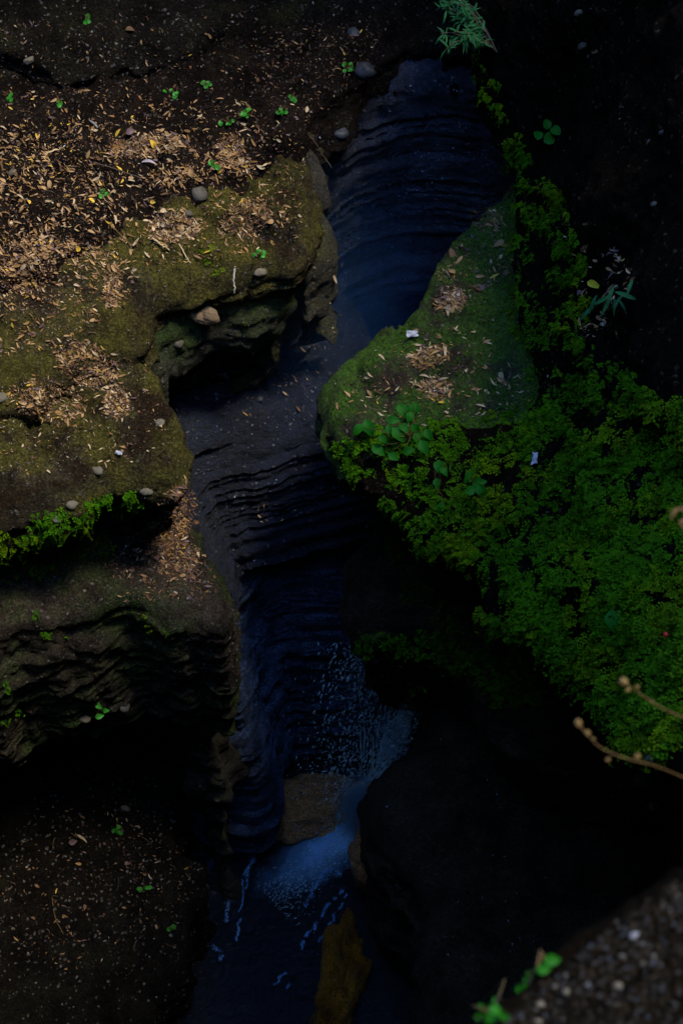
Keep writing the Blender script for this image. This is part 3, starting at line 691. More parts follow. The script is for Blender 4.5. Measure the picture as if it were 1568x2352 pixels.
def fern_mat(label, polys, size, mats, gap=-.55):
    LV, LF, mi, nb = [], [], [], 0
    for poly, cnt in polys:
        poly = np.array(poly, float); lo, hi = poly.min(0), poly.max(0); got = 0; tr = 0
        while got < cnt and tr < cnt * 10:
            tr += 1; p = lo + rng.random(2) * (hi - lo)
            if not inside(p[None], poly)[0] or vn(p[0] / 38, p[1] / 30, 8.5) < rng.uniform(gap - .3, gap + .3): continue
            h = cast(*p)
            got += 1
            if h is None: continue
            k = random.randrange(10); s_ = random.uniform(*size)
            nb = add_frond(LV, LF, k, h[0] - h[1] * .03, out_frame(h[1]), s_, nb)
            yl = 1 if vn(p[0] / 90, p[1] / 90, 3.1) + random.gauss(0, .25) > .25 else 0
            mi += [yl] * len(FR[k][1])
    me = raw('fern_mat', np.vstack(LV), np.vstack(LF), mats, False); me.polygons.foreach_set('material_index', np.array(mi, np.int32))
    return tag(link('fern_mat', me), label, 'ferns', kind='stuff')
FM = [GREEN, GREEN2]
fern_mat('dense curtain of small green ferns over the right wall', [
    ([(900, 965), (1100, 945), (1290, 925), (1310, 1010), (960, 1020), (800, 1005)], 230),
    ([(755, 1030), (860, 985), (1000, 1000), (1130, 985), (1300, 985), (1300, 1340), (1150, 1300), (1000, 1240), (860, 1140)], 900),
    ([(1290, 960), (1680, 900), (1680, 1640), (1480, 1740), (1390, 1700), (1330, 1540), (1200, 1420), (1180, 1320), (1290, 1330)], 2150),
    ([(1000, 1220), (1200, 1300), (1330, 1540), (1200, 1440), (1080, 1340)], 160), ([(870, 1160), (1010, 1250), (1200, 1420), (1330, 1580), (1250, 1540), (1080, 1420), (900, 1260)], 150)], (.12, .26), FM, -.12)
fern_mat('green strip of ferns climbing the edge of the earth slope', [
    ([(1070, 110), (1130, 130), (1200, 330), (1290, 430), (1360, 640), (1290, 660), (1180, 420)], 220),
    ([(1180, 420), (1290, 430), (1290, 880), (1190, 860), (1160, 740)], 260), ([(1270, 560), (1350, 560), (1370, 840), (1480, 800), (1560, 930), (1300, 980), (1290, 800)], 330), ([(1220, 880), (1290, 880), (1300, 990), (1220, 960)], 60)],
    (.10, .19), FM, .0)
fern_mat('bright green ferns hanging under the middle left ledge', [([(60, 1190), (150, 1150), (330, 1115), (345, 1180), (280, 1240), (240, 1280), (120, 1300), (-120, 1370), (-120, 1290)], 250)], (.13, .24), FM)
def fern(label, u, v, n, size, group=None, zc=None, spread=.12):
    if zc: loc, nrm = Vector(at(u, v, zc)), Vector((-.5, -.6, .6)).normalized()
    else:
        h = cast(u, v)
        if h is None: return
        loc, nrm = h
    root = empty('fern', loc, label, 'fern', group); m_ = random.choice([GREEN, GREEN, GREEN2])
    for k in range(n):
        j = Vector((random.gauss(0, 1), random.gauss(0, 1), random.gauss(0, 1))) * spread; j -= nrm * j.dot(nrm)
        V, f = FR[random.randrange(10)]; rot = out_frame(nrm, .8)
        link('frond', raw('frond', V @ (np.array(rot).T * random.uniform(*size)) + np.array(j - nrm * .02), f, m_, False), root)
    return root
g_ = 'fern tufts hanging below the fern curtain'
for (u, v, n, s_) in [(945, 1355, 12, .26), (1025, 1385, 8, .2), (905, 1290, 8, .2), (935, 1250, 8, .25), (850, 1290, 3, .14), (1060, 1400, 6, .18)]:
    fern('small fern tuft clinging to the black undercut below the fern curtain', u, v, n, (s_ * .7, s_), g_)
fern('tiny green fern tuft on the bedded face below the lower nose', 342, 1422, 7, (.08, .13))
fern('small fern growing above the hanging white root', 482, 608, 8, (.08, .14))
for u, v in [(150, 1425), (120, 1440), (25, 1560), (20, 1640)]:
    fern('tiny dim fern in a crack of the lower left face', u, v, 4, (.1, .16), 'tiny ferns in the lower left face')

# the overhanging bracket of ferns beside the falls grows on a ledge of its own
pQ = Plane(5.2, .8, 9.9, .12, .02)
Qq = rock('rock_ledge', pQ, [(835, 1462), (880, 1480), (960, 1490), (1060, 1540), (1150, 1560), (1240, 1590), (1340, 1560), (1330, 1450), (1150, 1410), (960, 1430)], .5, M['dark'], prof=((0, 0), (.5, -.05), (1, -.25)), amp=.05, rnd=.15, grid=.06)
structure(Qq, 'thin dark ledge under the lower fern bracket')
BV = bvh_of(SOLID)
fern_mat('lower bracket of ferns jutting over the falling water', [([(840, 1450), (960, 1440), (1060, 1420), (1180, 1400), (1320, 1450), (1320, 1560), (1230, 1600), (1130, 1570), (1000, 1500), (880, 1480)], 190)], (.18, .32), [GREEN, GREEN], -.9)
fern_mat('hanging fringe of ferns at the tip of the bracket', [([(1140, 1560), (1230, 1570), (1235, 1600), (1150, 1595)], 26)], (.25, .34), [GREEN, GREEN], -1.5)
fern('pale green fern dripping with water at the edge of the falls', 960, 1560, 9, (.16, .24), zc=18.4)
fern('light green fern at the pointed tip of the bracket', 848, 1466, 9, (.14, .2))

# ------------------------------------------------------------------ leafy plants
def tube_data(pts, r0, r1=None, n=6):
    r1 = r0 if r1 is None else r1; pts = [Vector(p) for p in pts]; V, F = [], []; m = len(pts)
    for i, p in enumerate(pts):
        d = (pts[min(i + 1, m - 1)] - pts[max(i - 1, 0)]).normalized(); rot = frame(d, 0); r = r0 + (r1 - r0) * i / (m - 1)
        for k in range(n): a_ = 6.2832 * k / n; V.append(tuple(p + rot @ Vector((math.cos(a_) * r, math.sin(a_) * r, 0))))
    for i in range(m - 1):
        for k in range(n): F.append((i*n+k, i*n+(k+1) % n, (i+1)*n+(k+1) % n, (i+1)*n+k))
    F.append(tuple(range(n))[:4]); F.append(tuple(range((m-1)*n, m*n))[:4])
    return np.array(V), np.array(F)
def merge(parts):
    Vs, Fs, k = [], [], 0
    for V, F in parts: Vs.append(V); Fs.append(np.asarray(F) + k); k += len(V)
    return np.vstack(Vs), np.vstack(Fs)
def blade(kind, seed):
    r = random.Random(seed); n = 8; V = []
    for i in range(n + 1):
        t = i / n
        wd = {'heart': .36 * math.sin(math.pi * (t ** .62) * .985 + .03) ** .9 if t < 1 else 0, 'narrow': .085 * math.sin(math.pi * t ** .8) ** .8 if 0 < t < 1 else .004,
              'round': .42 * math.sqrt(max(0, 1 - (2 * t - 1) ** 2))}[kind]
        zz = .10 * math.sin(t * 3) - .22 * t * t
        for s_ in (-1, -.5, 0, .5, 1): V.append((t + (-.10 if kind == 'heart' and t == 0 and s_ else 0), s_ * wd, zz + abs(s_) * wd * .28))
    q = [(i*5+k, i*5+k+5, i*5+k+6, i*5+k+1) for i in range(n) for k in range(4)]
    return np.array(V), np.array(q)
BL = {k: [blade(k, i) for i in range(3)] for k in ('heart', 'narrow', 'round')}
def plant(name, label, base_uv, tips, kind, size, mat, stem=STEMM, group=None, lift=.12, face=(-.15, -.55, .85), parts=True, zc=None):
    """leaves stand at picture points on stems that all rise from one rooted base"""
    h = cast(*base_uv)
    base = Vector(at(*base_uv, zc)) if zc else (h[0] if h else Vector(at(*base_uv, 14)))
    root = empty(name, base, label, 'plant', group); lv = []
    st = []
    for (u, v) in tips:
        hh = cast(u, v); zdef = np.dot(np.array(base) - [0, 0, CAMZ], [0, CP, -SP])
        if hh is not None: zt_ = min(np.dot(np.array(hh[0]) - [0, 0, CAMZ], [0, CP, -SP]) - lift, zdef + .8)
        else: zt_ = zdef - lift
        p = Vector(at(u, v, zt_)); s_ = size * random.uniform(.75, 1.25)
        n = (Vector(face) + Vector((random.gauss(0, .22), random.gauss(0, .22), random.gauss(0, .15)))).normalized()
        d = p - base; ang = math.atan2(d.z - .6, d.x) + random.gauss(0, .5)
        rot = frame(n, random.uniform(0, 6.28) if kind == 'round' else random.gauss(-1.3, .8))
        V, q = BL[kind][random.randrange(3)]; Vw = (V - [.5, 0, 0]) @ (np.array(rot).T * s_)
        mid = (base + p) / 2 + Vector((random.gauss(0, .03), random.gauss(0, .03), .06)); tail = Vector(Vw[2]) + p
        st.append(tube_data([base - base, (mid - base) * .6, mid - base, tail - base], .004, .002, 5))
        lv.append((Vw + np.array(p - base), q))
    link('stem', raw('stem', *merge(st), stem), root)
    for V, q in lv: link('leaf', raw('leaf', V, q, mat), root)
    return root
plant('broad_leaved_plant', 'glossy broad heart leaved plant above the fern curtain on the mossy shelf', (945, 1000),
      [(925, 945), (940, 960), (950, 945), (905, 965), (895, 990), (915, 1000), (930, 985), (955, 985), (960, 1010), (940, 1035), (905, 1050), (985, 1000), (880, 1010), (870, 1035), (848, 985), (820, 990), (975, 1030)], 'heart', .155, BROAD, lift=.16)
plant('creeping_plant', 'three broad dark green leaves among the right hand ferns', (1085, 1120), [(1075, 1098), (1102, 1108), (1085, 1125), (1108, 1130)], 'heart', .14, BROAD, lift=.2)
plant('creeping_plant', 'pair of broad green leaves low in the left part of the fern curtain', (1005, 1125), [(1008, 1075), (1004, 1112), (1012, 1170), (1020, 1085)], 'heart', .14, BROAD, lift=.2)
plant('creeping_plant', 'single broad leaf low in the middle of the ferns', (1395, 1425), [(1398, 1420), (1410, 1432)], 'heart', .15, BROAD, lift=.2)
plant('round_leaved_plant', 'three big round leaves on the fern strip at upper right', (1250, 330), [(1235, 310), (1255, 285), (1275, 300), (1262, 318)], 'round', .15, BROAD)
plant('ivy_sprig', 'three heart shaped green leaves at the foot of the lower left face', (225, 1640), [(228, 1622), (244, 1632), (230, 1645)], 'heart', .10, SEED, lift=.06)
plant('strap_leaved_plant', 'dark teal strap leaved plant below the single yellow leaf', (1395, 715), [(1360, 700), (1380, 690), (1400, 680), (1420, 690), (1440, 680), (1410, 705), (1350, 715), (1430, 705), (1390, 705), (1445, 660)], 'narrow', .2, TEAL)
plant('rim_weed', 'small weed with green leaves hanging off the near gravel rim', (1215, 2275), [(1225, 2240), (1250, 2225), (1210, 2260), (1195, 2275), (1270, 2205), (1235, 2232)], 'heart', .036, BROAD, zc=3.0, lift=.02)
plant('rim_weed', 'low weed with pale leaves at the bottom edge below the rim', (1130, 2330), [(1110, 2318), (1140, 2322), (1160, 2335), (1125, 2340), (1100, 2335), (1140, 2300)], 'heart', .032, BROAD, zc=3.1, lift=.02)
g_ = 'green seedlings sprouting from the upper left slope'
for (u, v) in [(475, 197), (140, 234), (14, 220), (525, 282), (560, 266), (645, 258), (672, 228), (237, 447), (795, 158), (203, 46), (490, 375), (395, 212), (597, 585)]:
    n_ = random.choice([4, 5, 6]); tp = [(u + random.gauss(0, 7), v + random.gauss(0, 4.5)) for _ in range(n_)]
    plant('seedling', 'tiny bright green seedling on the leaf strewn upper left slope', (u, v), tp, 'round', .060, SEED, group=g_, lift=.03)
g_ = 'green seedlings on the lowest left ledge'
for (u, v) in [(278, 1910), (329, 2043), (396, 2128)]:
    plant('seedling', 'tiny bright green seedling on the dark lowest left ledge', (u, v), [(u + random.gauss(0, 7), v + random.gauss(0, 4.5)) for _ in range(5)], 'round', .065, SEED, group=g_, lift=.03)
# shrub hanging at the top of the strip
b_ = Vector(at(1140, 120, 15.3)); root = empty('shrub', b_, 'narrow leaved green shrub leaning over the gorge at the top', 'shrub')
for k in range(11):
    tip = Vector(at(random.uniform(1005, 1090), random.uniform(-30, 120), 15.2 + random.uniform(-.6, .4)))
    mid = b_.lerp(tip, .5) + Vector((0, 0, .22 * random.random())); pts = [b_, b_.lerp(mid, .6) + Vector((0, 0, .05)), mid, mid.lerp(tip, .6) + Vector((0, 0, .04)), tip]
    br = link('branch', raw('branch', *[a_ - (np.array(b_) if i == 0 else 0) for i, a_ in enumerate(tube_data(pts, .010, .003, 5))], TWIG), root)
    lv = []
    for j in range(26):
        t = random.uniform(.35, 1); p = mid.lerp(tip, max(0, t * 2 - 1)) if t > .5 else b_.lerp(mid, t * 2)
        V, q = BL['narrow'][j % 3]; rot = frame((random.gauss(0, .5), -.5 + random.gauss(0, .4), .8), random.uniform(0, 6.28)); s_ = random.uniform(.07, .16)
        lv.append((V @ (np.array(rot).T * s_) + np.array(p - b_), q))
    link('foliage', raw('foliage', *merge(lv), TEAL), br)

# ------------------------------------------------------------------ dry flower stems close to the lens
def dry_stem(label, pts, zc, heads, r=.0019):
    P3 = [Vector(at(u, v, zc + dz)) for u, v, dz in pts]; b_ = P3[-1]
    root = empty('dry_flower_stem', b_, label, 'flower stem')
    C3 = catmull([tuple(p - b_) for p in P3], False, 8)
    link('stem', raw('stem', *tube_data(C3, r * .7, r, 7), STEMM), root)
    for (u, v, rad) in heads:
        p = Vector(at(u, v, zc)) - b_; n1, n2 = 9, 14; V = []
        for i in range(n1):
            th = math.pi * (i + .5) / n1
            for j in range(n2):
                a_ = 6.2832 * j / n2; rr = rad * .7 * (1 + .3 * random.gauss(0, 1) * .5)
                V.append((p.x + rr * math.sin(th) * math.cos(a_), p.y + rr * math.sin(th) * math.sin(a_), p.z + rr * .95 * math.cos(th)))
        q = [(i*n2+j, (i+1)*n2+j, (i+1)*n2+(j+1) % n2, i*n2+(j+1) % n2) for i in range(n1 - 1) for j in range(n2)] + [(0, 1, 2, 3), ((n1-1)*n2, (n1-1)*n2+1, (n1-1)*n2+2, (n1-1)*n2+3)]
        link('flower_head', raw('flower_head', V, q, FLUFF), root)
dry_stem('upper dry brown flower stem slanting in from the right edge', [(1425, 1562, 0), (1450, 1580, 0), (1485, 1605, .02), (1530, 1632, .04), (1600, 1665, .1), (1660, 1760, .3)], 3.6, [(1430, 1566, .016), (1440, 1585, .009), (1462, 1578, .007), (1496, 1612, .006)])
dry_stem('lower dry brown flower stem with round seed heads', [(1327, 1660, 0), (1345, 1685, 0), (1375, 1715, .02), (1430, 1740, .04), (1500, 1758, .1), (1600, 1800, .4)], 3.4, [(1327, 1660, .013), (1347, 1684, .011), (1362, 1698, .006), (1395, 1745, .008), (1462, 1738, .010)])
dry_stem('pale curled dry flower at the right edge in front of the ferns', [(1540, 1190, 0), (1550, 1172, 0), (1568, 1172, .01), (1575, 1190, .02), (1560, 1202, .02), (1590, 1230, .05), (1680, 1300, .2)], 3.4, [(1546, 1178, .009), (1562, 1170, .008)], .005)

# ------------------------------------------------------------------ stones, scraps, twigs
def pebble(seed, sq=(1, .75, .6), n1=9, n2=14, rough=.3):
    r = np.random.default_rng(seed); o_ = r.uniform(-50, 50, 3); th = np.pi * (np.arange(n1) + .0) / (n1 - 1); ph = 2 * np.pi * np.arange(n2) / n2
    T, P_ = np.meshgrid(th, ph, indexing='ij'); D = np.stack([np.sin(T) * np.cos(P_), np.sin(T) * np.sin(P_), np.cos(T)], -1)
    s_ = 1 + rough * fbm(D[..., 0] + o_[0], D[..., 1] + o_[1], D[..., 2] + o_[2], 1.3, 4)
    V = (D * s_[..., None] * np.array(sq)).reshape(-1, 3)
    q = [(i*n2+j, (i+1)*n2+j, (i+1)*n2+(j+1) % n2, i*n2+(j+1) % n2) for i in range(n1 - 1) for j in range(n2)]
    return V, np.array(q)
PB = [pebble(i, (1, random.uniform(.6, .9), random.uniform(.45, .75))) for i in range(8)]
def stone(u, v, px, mat, label, group=None, sink=.42, ang=None, cat='stone', name='stone'):
    h = cast(u, v)
    if h is None: return
    zc = np.dot(np.array(h[0]) - [0, 0, CAMZ], [0, CP, -SP]); r = px * K * zc
    V, q = PB[random.randrange(8)]
    o = link(name, raw(name, V * r, q, mat)); n = (h[1] * .6 + Vector((0, 0, .5))).normalized()
    o.matrix_world = Matrix.Translation(h[0] + n * r * (.5 - sink)) @ frame(n, random.uniform(-.5, .5) if ang is None else ang).to_4x4()
    return tag(o, label, cat, group)
stone(783, 306, 19, STONEB, 'round blue grey cobble on the rim left of the back wall', sink=.62)
stone(812, 77, 17, STONEB, 'dark rounded cobble high on the slope near the top', sink=.62)
stone(835, 160, 26, STONEB, 'big smooth grey stone at the top of the back wall', sink=.62)
stone(460, 447, 24, STONE, 'largest grey stone lying among leaves on the upper ledge', sink=.62)
stone(432, 492, 12, STONE, 'small grey stone just below the largest one on the upper ledge')
stone(598, 627, 17, STONEP, 'tan cobble stuck in moss under the upper ledge lip')
stone(367, 972, 12, STONEP, 'pale rounded cobble near the tip of the middle nose')
stone(4, 916, 16, STONEP, 'pale disc shaped stone at the left edge under the step')
stone(225, 1082, 13, STONEP, 'rough tan stone on the front edge of the middle ledge above the ferns')
stone(67, 141, 13, STONEP, 'flat pale stone in the dark upper left')
stone(30, 397, 13, STONEP, 'tan cobble near the left edge among leaves')
stone(515, 860, 15, STONEB, 'dim blue stone on the shadowed gorge floor')
for u, v, p in [(500, 828, 10), (497, 905, 8), (450, 915, 8), (596, 918, 9), (410, 790, 13), (430, 858, 9), (478, 920, 7)]:
    stone(u, v, p, STONEB if p != 13 else STONE, 'small blue grey stone at the shadowed left of the gorge floor', 'small stones on the gorge floor')
stone(197, 1652, 13, STONEP, 'pale stone at the foot of the lower left face beside ivy')
stone(285, 1625, 15, STONE, 'dark stone at the foot of the lower left face')
stone(165, 1160, 14, STONEP, 'pale rough stone beside the ferns under the middle ledge')
stone(130, 1195, 11, STONE, 'grey stone left among the ferns under the middle ledge')
stone(336, 1130, 15, STONEP, 'lumpy pale stone at the right end of the hanging ferns')
stone(288, 1857, 11, STONEP, 'pinkish stone at the back of the lowest left ledge')
stone(1384, 745, 8, STONEP, 'round pale stone in the ferns below the strap leaves')
for u, v, p in [(1330, 30, 12), (1340, 105, 14), (1520, 305, 9), (1500, 470, 9), (1352, 130, 6), (1475, 1790, 26), (1495, 1740, 18), (1500, 1850, 15), (1530, 1830, 12)]:
    stone(u, v, p, STONEP if p > 14 else STONE, 'grey stone half buried in the dark right slope', 'stones in the dark right slope')
# bedded fragment on the bulge under the upper ledge
h = cast(470, 722)
V, q = pebble(77, (1, .68, .55), 22, 26, .2); V[:, 2] += .035 * np.sign(np.sin(V[:, 1] * 34 + V[:, 0] * 3)) * .6; V[:, 1] += .03 * np.sin(V[:, 1] * 40)
o = link('stone_fragment', raw('stone_fragment', V * .175, q, plain('tan_banded_stone', (.17, .12, .075), .8, .2, .5, 40, bump=.6))); n = Vector((0, -.6, .8))
o.matrix_world = Matrix.Translation(h[0] + n * .05) @ frame(n, -.25).to_4x4(); tag(o, 'tan banded rock fragment resting under the upper ledge', 'stone')
def scrap(u, v, px, label, mat=PAPER, name='paper_scrap', cat='litter'):
    h = cast(u, v); zc = np.dot(np.array(h[0]) - [0, 0, CAMZ], [0, CP, -SP]); r = px * K * zc; n = 7
    X, Y = np.meshgrid(np.linspace(-1, 1, n), np.linspace(-.55, .55, n)); Z = .3 * fbm(X, Y, 0 * X + u, 1.6, 3); X = X + .2 * vn(X * 2, Y * 3, u); Y = Y + .2 * vn(X * 2, Y * 3, v)
    i = np.arange(n * n).reshape(n, n)
    o = link(name, raw(name, np.stack([X, Y, Z], -1).reshape(-1, 3) * r, np.stack([i[:-1, :-1], i[:-1, 1:], i[1:, 1:], i[1:, :-1]], -1).reshape(-1, 4), mat, False))
    o.matrix_world = Matrix.Translation(h[0] + h[1] * r * .4 + Vector((0, 0, .05))) @ frame((h[1] + Vector((0, -.3, .6))), random.uniform(-.5, .5) + (1.3 if u == 1228 else 0)).to_4x4()
    return tag(o, label, cat)
scrap(945, 774, 12, 'crumpled white scrap on the mossy shelf'); scrap(1228, 1061, 13, 'upright white scrap caught in the fern curtain')
scrap(275, 1047, 8, 'small bluish white blot on the middle ledge front'); scrap(150, 345, 3, 'tiny white fleck near the left of the upper ledge')
def bigleaf(u, v, px, sh, mat, label, ang):
    h = cast(u, v); zc = np.dot(np.array(h[0]) - [0, 0, CAMZ], [0, CP, -SP]); V, q = LSH[sh]
    o = link('fallen_leaf', raw('fallen_leaf', V * px * K * zc, q, mat)); n = (h[1] + Vector((0, -.3, .5))).normalized()
    o.matrix_world = Matrix.Translation(h[0] + n * .03) @ frame(n, ang).to_4x4(); return tag(o, label, 'fallen leaf')
bigleaf(1367, 655, 40, 7, plain('bright_yellow_leaf', (.42, .36, .02), .45), 'single large yellow leaf caught in the right slope', -.5)
bigleaf(1023, 811, 30, 0, LEAFM[1], 'long pale leaf standing upright on the mossy shelf', 1.5)
bigleaf(215, 290, 34, 1, plain('grey_curled_leaf', (.16, .16, .17), .5), 'grey curled leaf on dark soil left of the leaf drift', -.6)
bigleaf(345, 378, 38, 2, plain('lilac_grey_leaf', (.36, .32, .36), .5), 'lilac grey leaf lying in the upper leaf drift', -.25)
bigleaf(767, 640, 24, 3, LEAFM[1], 'pale leaf stuck on the wet edge by the dark hole', -1.2); bigleaf(782, 604, 16, 4, LEAFM[0], 'small tan leaf on the wet back wall', 1.1)
bigleaf(702, 254, 18, 6, LEAFM[1], 'pale oval leaf alone near the right rim of the slope', 1.4); bigleaf(533, 255, 8, 6, LEAFM[1], 'tiny pale leaf near seedlings', .4)
bigleaf(300, 305, 22, 10, LEAFM[4], 'broad purple brown leaf on the dark soil', .4); bigleaf(298, 75, 22, 10, LEAFM[3], 'broad brown leaf in the dark top left', .2)
bigleaf(190, 1925, 30, 1, LEAFM[1], 'long pale curled leaf on the lowest left ledge', -.7); bigleaf(168, 1932, 20, 10, LEAFM[4], 'reddish broad leaf on the lowest left ledge', .2)
bigleaf(453, 1275, 14, 6, LEAFM[1], 'bright pale leaf near the edge of the lower nose', -1.2)
def twig(pts, r, mat, label, lift=.03, name='twig'):
    P3 = []
    for u, v in pts:
        h = cast(u, v); P3.append(h[0] + h[1] * lift if h else Vector(at(u, v, 14)))
    C3 = catmull([tuple(p - P3[0]) for p in P3], False, 8); C3 += rng.normal(0, r * .35, C3.shape)
    o = link(name, raw(name, *tube_data(C3, r, r * .5, 6), mat)); o.location = P3[0]; return tag(o, label, 'twig')
twig([(537, 607), (534, 640), (537, 660), (533, 682)], .013, PALE, 'white hanging root strand below the upper ledge lip', .1, 'root_strand')
twig([(690, 312), (705, 335), (722, 360), (742, 395)], .006, TWIG, 'thin dry stem hanging off the right rim of the ledge', .12)
twig([(215, 372), (260, 388), (330, 410)], .007, TWIG, 'long dark twig across the upper leaf drift'); twig([(255, 523), (280, 545), (305, 565)], .009, STEMM, 'bent straw twig left of the pale leaf patch')
twig([(350, 550), (368, 562), (390, 575)], .014, LEAFM[1], 'thick pale straw at the front of the upper ledge'); twig([(412, 560), (425, 585), (436, 611)], .009, LEAFM[1], 'pale straw pointing over the ledge lip')
twig([(118, 2065), (128, 2110), (146, 2145)], .007, STEMM, 'thin curved straw on the lowest left ledge'); twig([(885, 1440), (865, 1458), (852, 1466)], .010, STEMM, 'dry stalk on the tip of the fern bracket', .1)
for k in range(26):
    u, v = random.choice([(random.uniform(20, 640), random.uniform(240, 560)), (random.uniform(10, 300), random.uniform(600, 1040)), (random.uniform(60, 420), random.uniform(1880, 2180)), (random.uniform(800, 1150), random.uniform(640, 950))])
    a_ = random.gauss(-.4, .6); l_ = random.uniform(12, 34)
    t_ = twig([(u, v), (u + l_ * .5 * math.cos(a_) + random.gauss(0, 3), v - l_ * .5 * math.sin(a_) + random.gauss(0, 3)), (u + l_ * math.cos(a_), v - l_ * math.sin(a_))], random.uniform(.003, .007), random.choice([TWIG, STEMM, TWIG]), 'short thin dry twig lying among the litter of the ledges'); t_['group'] = 'short twigs among the litter'
h = cast(1500, 1480)
o = link('berry', raw('berry', pebble(5, (1, 1, 1))[0] * .017, pebble(5)[1], RED)); o.location = Vector(at(1527, 1458, 9.0)); tag(o, 'single red berry in the ferns at the right edge', 'berry')

# near rim: pebbles of every size in the earth
big = []
for k in range(90):
    u, v = random.uniform(1180, 1568), random.uniform(2020, 2352)
    if v < 2300 - (u - 1200) * .78 + 15: continue
    big.append((u, v, random.uniform(3, 9) * (1.5 if random.random() < .15 else 1)))
for u, v, p in big:
    stone(u, v, p, random.choice([STONE, STONED, STONED, STONED]), 'pebble set in the earth of the near gravel rim', 'pebbles on the near gravel rim', .25, None, 'pebble', 'pebble')
for u, v, p, a_ in [(1240, 2308, 10, 0), (1455, 2150, 12, .6), (1235, 2348, 10, 0), (1300, 2280, 9, 0), (1418, 2265, 10, 0)]:
    stone(u, v, p, plain('whitish_pebble', (.17, .18, .21), .6, .3, .4, 25) if p > 11 else STONEP, 'whitish pebble among the darker ones on the near rim', 'whitish pebbles on the near rim', .2, a_, 'pebble', 'pebble')
crumbs('gravel', 'fine gravel in the near earth rim', 'gravel', [([(1100, 2400), (1215, 2288), (1400, 2132), (1568, 2012), (1568, 2400)], 7000)], [GRIT[3], GRIT[3], GRIT[3], STONED, STONED, STONEB], (.002, .011))

# ------------------------------------------------------------------ rocks in the stream, the water and the falls
def boulder(name, u, v, zc, sc_, mat, label, seed, rot=0, n=40, band=0.0, rough=.25):
    V, q = pebble(seed, sc_, n, n + 16, rough)
    V = V * 1.0; V += (V / (np.linalg.norm(V, axis=1)[:, None] + 1e-9)) * (.035 * fbm(V[:, 0], V[:, 1], V[:, 2] + seed, 5, 4) + band * np.sin(V[:, 1] * 30 + V[:, 0] * 9 + 3 * vn(V[:, 0] * 3, V[:, 1] * 3, V[:, 2])))[:, None]
    o = link(name, raw(name, V, q, mat)); o.location = at(u, v, zc); o.rotation_euler.z = rot; SOLID.append(o)
    return tag(o, label, 'boulder')
boulder('boulder', 712, 1862, 22.2, (.85, .48, .46), M['brown'], 'brown banded boulder under the falling water', 31, .35, 70, .022)
boulder('boulder', 782, 2285, 20.35, (.32, .85, .42), M['gold'], 'ochre boulder at the bottom of the stream', 32, -.3, 70, .01, .8)
boulder('boulder', 838, 1972, 20.6, (.24, .38, .5), M['brown'], 'brown rock at the right bank below the falls', 34, .1, 36)
boulder('boulder', 868, 1958, 20.4, (.10, .14, .2), M['gold'], 'yellow patch of rock on the right bank', 35, .1, 24)
boulder('boulder', 600, 2050, 22.0, (.085, .11, .10), STONEP, 'pale cobble at the edge of the blue pool', 36, 0, 20)
boulder('boulder', 450, 2310, 20.5, (.3, .4, .2), M['gold'], 'dim ochre rock at the bottom left of the stream', 37, 0, 30)
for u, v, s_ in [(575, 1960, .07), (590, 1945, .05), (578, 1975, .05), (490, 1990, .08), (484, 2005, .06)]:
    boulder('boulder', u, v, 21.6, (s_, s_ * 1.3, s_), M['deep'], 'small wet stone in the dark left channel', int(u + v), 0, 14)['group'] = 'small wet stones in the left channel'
def water_mat():
    m, t, b = mat_new('stream_water'); geo = nd(t, 'ShaderNodeNewGeometry'); pos = geo.outputs['Position']
    p0 = Vector(at(835, 1885, 22.1)); mp = nd(t, 'ShaderNodeMapping'); t.links.new(pos, mp.inputs[0]); 
    mp.vector_type = 'POINT'; mp.inputs['Location'].default_value = (0, 0, 0)
    sub = nd(t, 'ShaderNodeVectorMath', operation='SUBTRACT'); t.links.new(pos, sub.inputs[0]); sub.inputs[1].default_value = AER
    sp = nd(t, 'ShaderNodeSeparateXYZ'); t.links.new(sub.outputs[0], sp.inputs[0])
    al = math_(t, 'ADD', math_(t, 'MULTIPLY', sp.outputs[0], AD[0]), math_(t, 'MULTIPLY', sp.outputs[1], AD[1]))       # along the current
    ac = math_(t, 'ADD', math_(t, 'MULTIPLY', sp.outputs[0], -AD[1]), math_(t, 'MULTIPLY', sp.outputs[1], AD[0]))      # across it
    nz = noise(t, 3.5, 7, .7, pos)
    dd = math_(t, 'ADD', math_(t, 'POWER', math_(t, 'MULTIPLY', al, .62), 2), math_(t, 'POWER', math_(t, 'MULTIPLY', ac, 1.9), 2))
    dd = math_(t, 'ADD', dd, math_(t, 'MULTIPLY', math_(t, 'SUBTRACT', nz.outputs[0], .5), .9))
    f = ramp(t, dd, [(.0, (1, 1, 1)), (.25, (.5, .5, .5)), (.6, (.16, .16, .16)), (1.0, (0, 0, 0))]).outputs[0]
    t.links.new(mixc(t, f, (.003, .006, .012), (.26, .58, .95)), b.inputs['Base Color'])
    t.links.new(ramp(t, f, [(0, (.06, .06, .06)), (.5, (.5, .5, .5))]).outputs[0], b.inputs['Roughness'])
    wv = noise(t, 7, 6, .65, pos); bp = nd(t, 'ShaderNodeBump'); bp.inputs['Strength'].default_value = .6; bp.inputs['Distance'].default_value = .12
    t.links.new(wv.outputs[0], bp.inputs['Height']); t.links.new(bp.outputs[0], b.inputs['Normal']); b.inputs['IOR'].default_value = 1.33
    return m
p0 = at(840, 1890, 22.1); p1 = at(630, 2080, 22.0); AD = (p1 - p0)[:2]; AD = AD / np.linalg.norm(AD); AER = (float(p0[0] + AD[0] * .5), float(p0[1] + AD[1] * .5), 0)
n = 140; X, Y = np.meshgrid(np.linspace(-3.2, 1.8, n), np.linspace(4.5, 13, n)); Z = .02 + .05 * fbm(X, Y, 0 * X, 1.7, 4) + .02 * fbm(X * 2.2, Y, 0 * X, 4, 3)
i = np.arange(n * n).reshape(n, n)
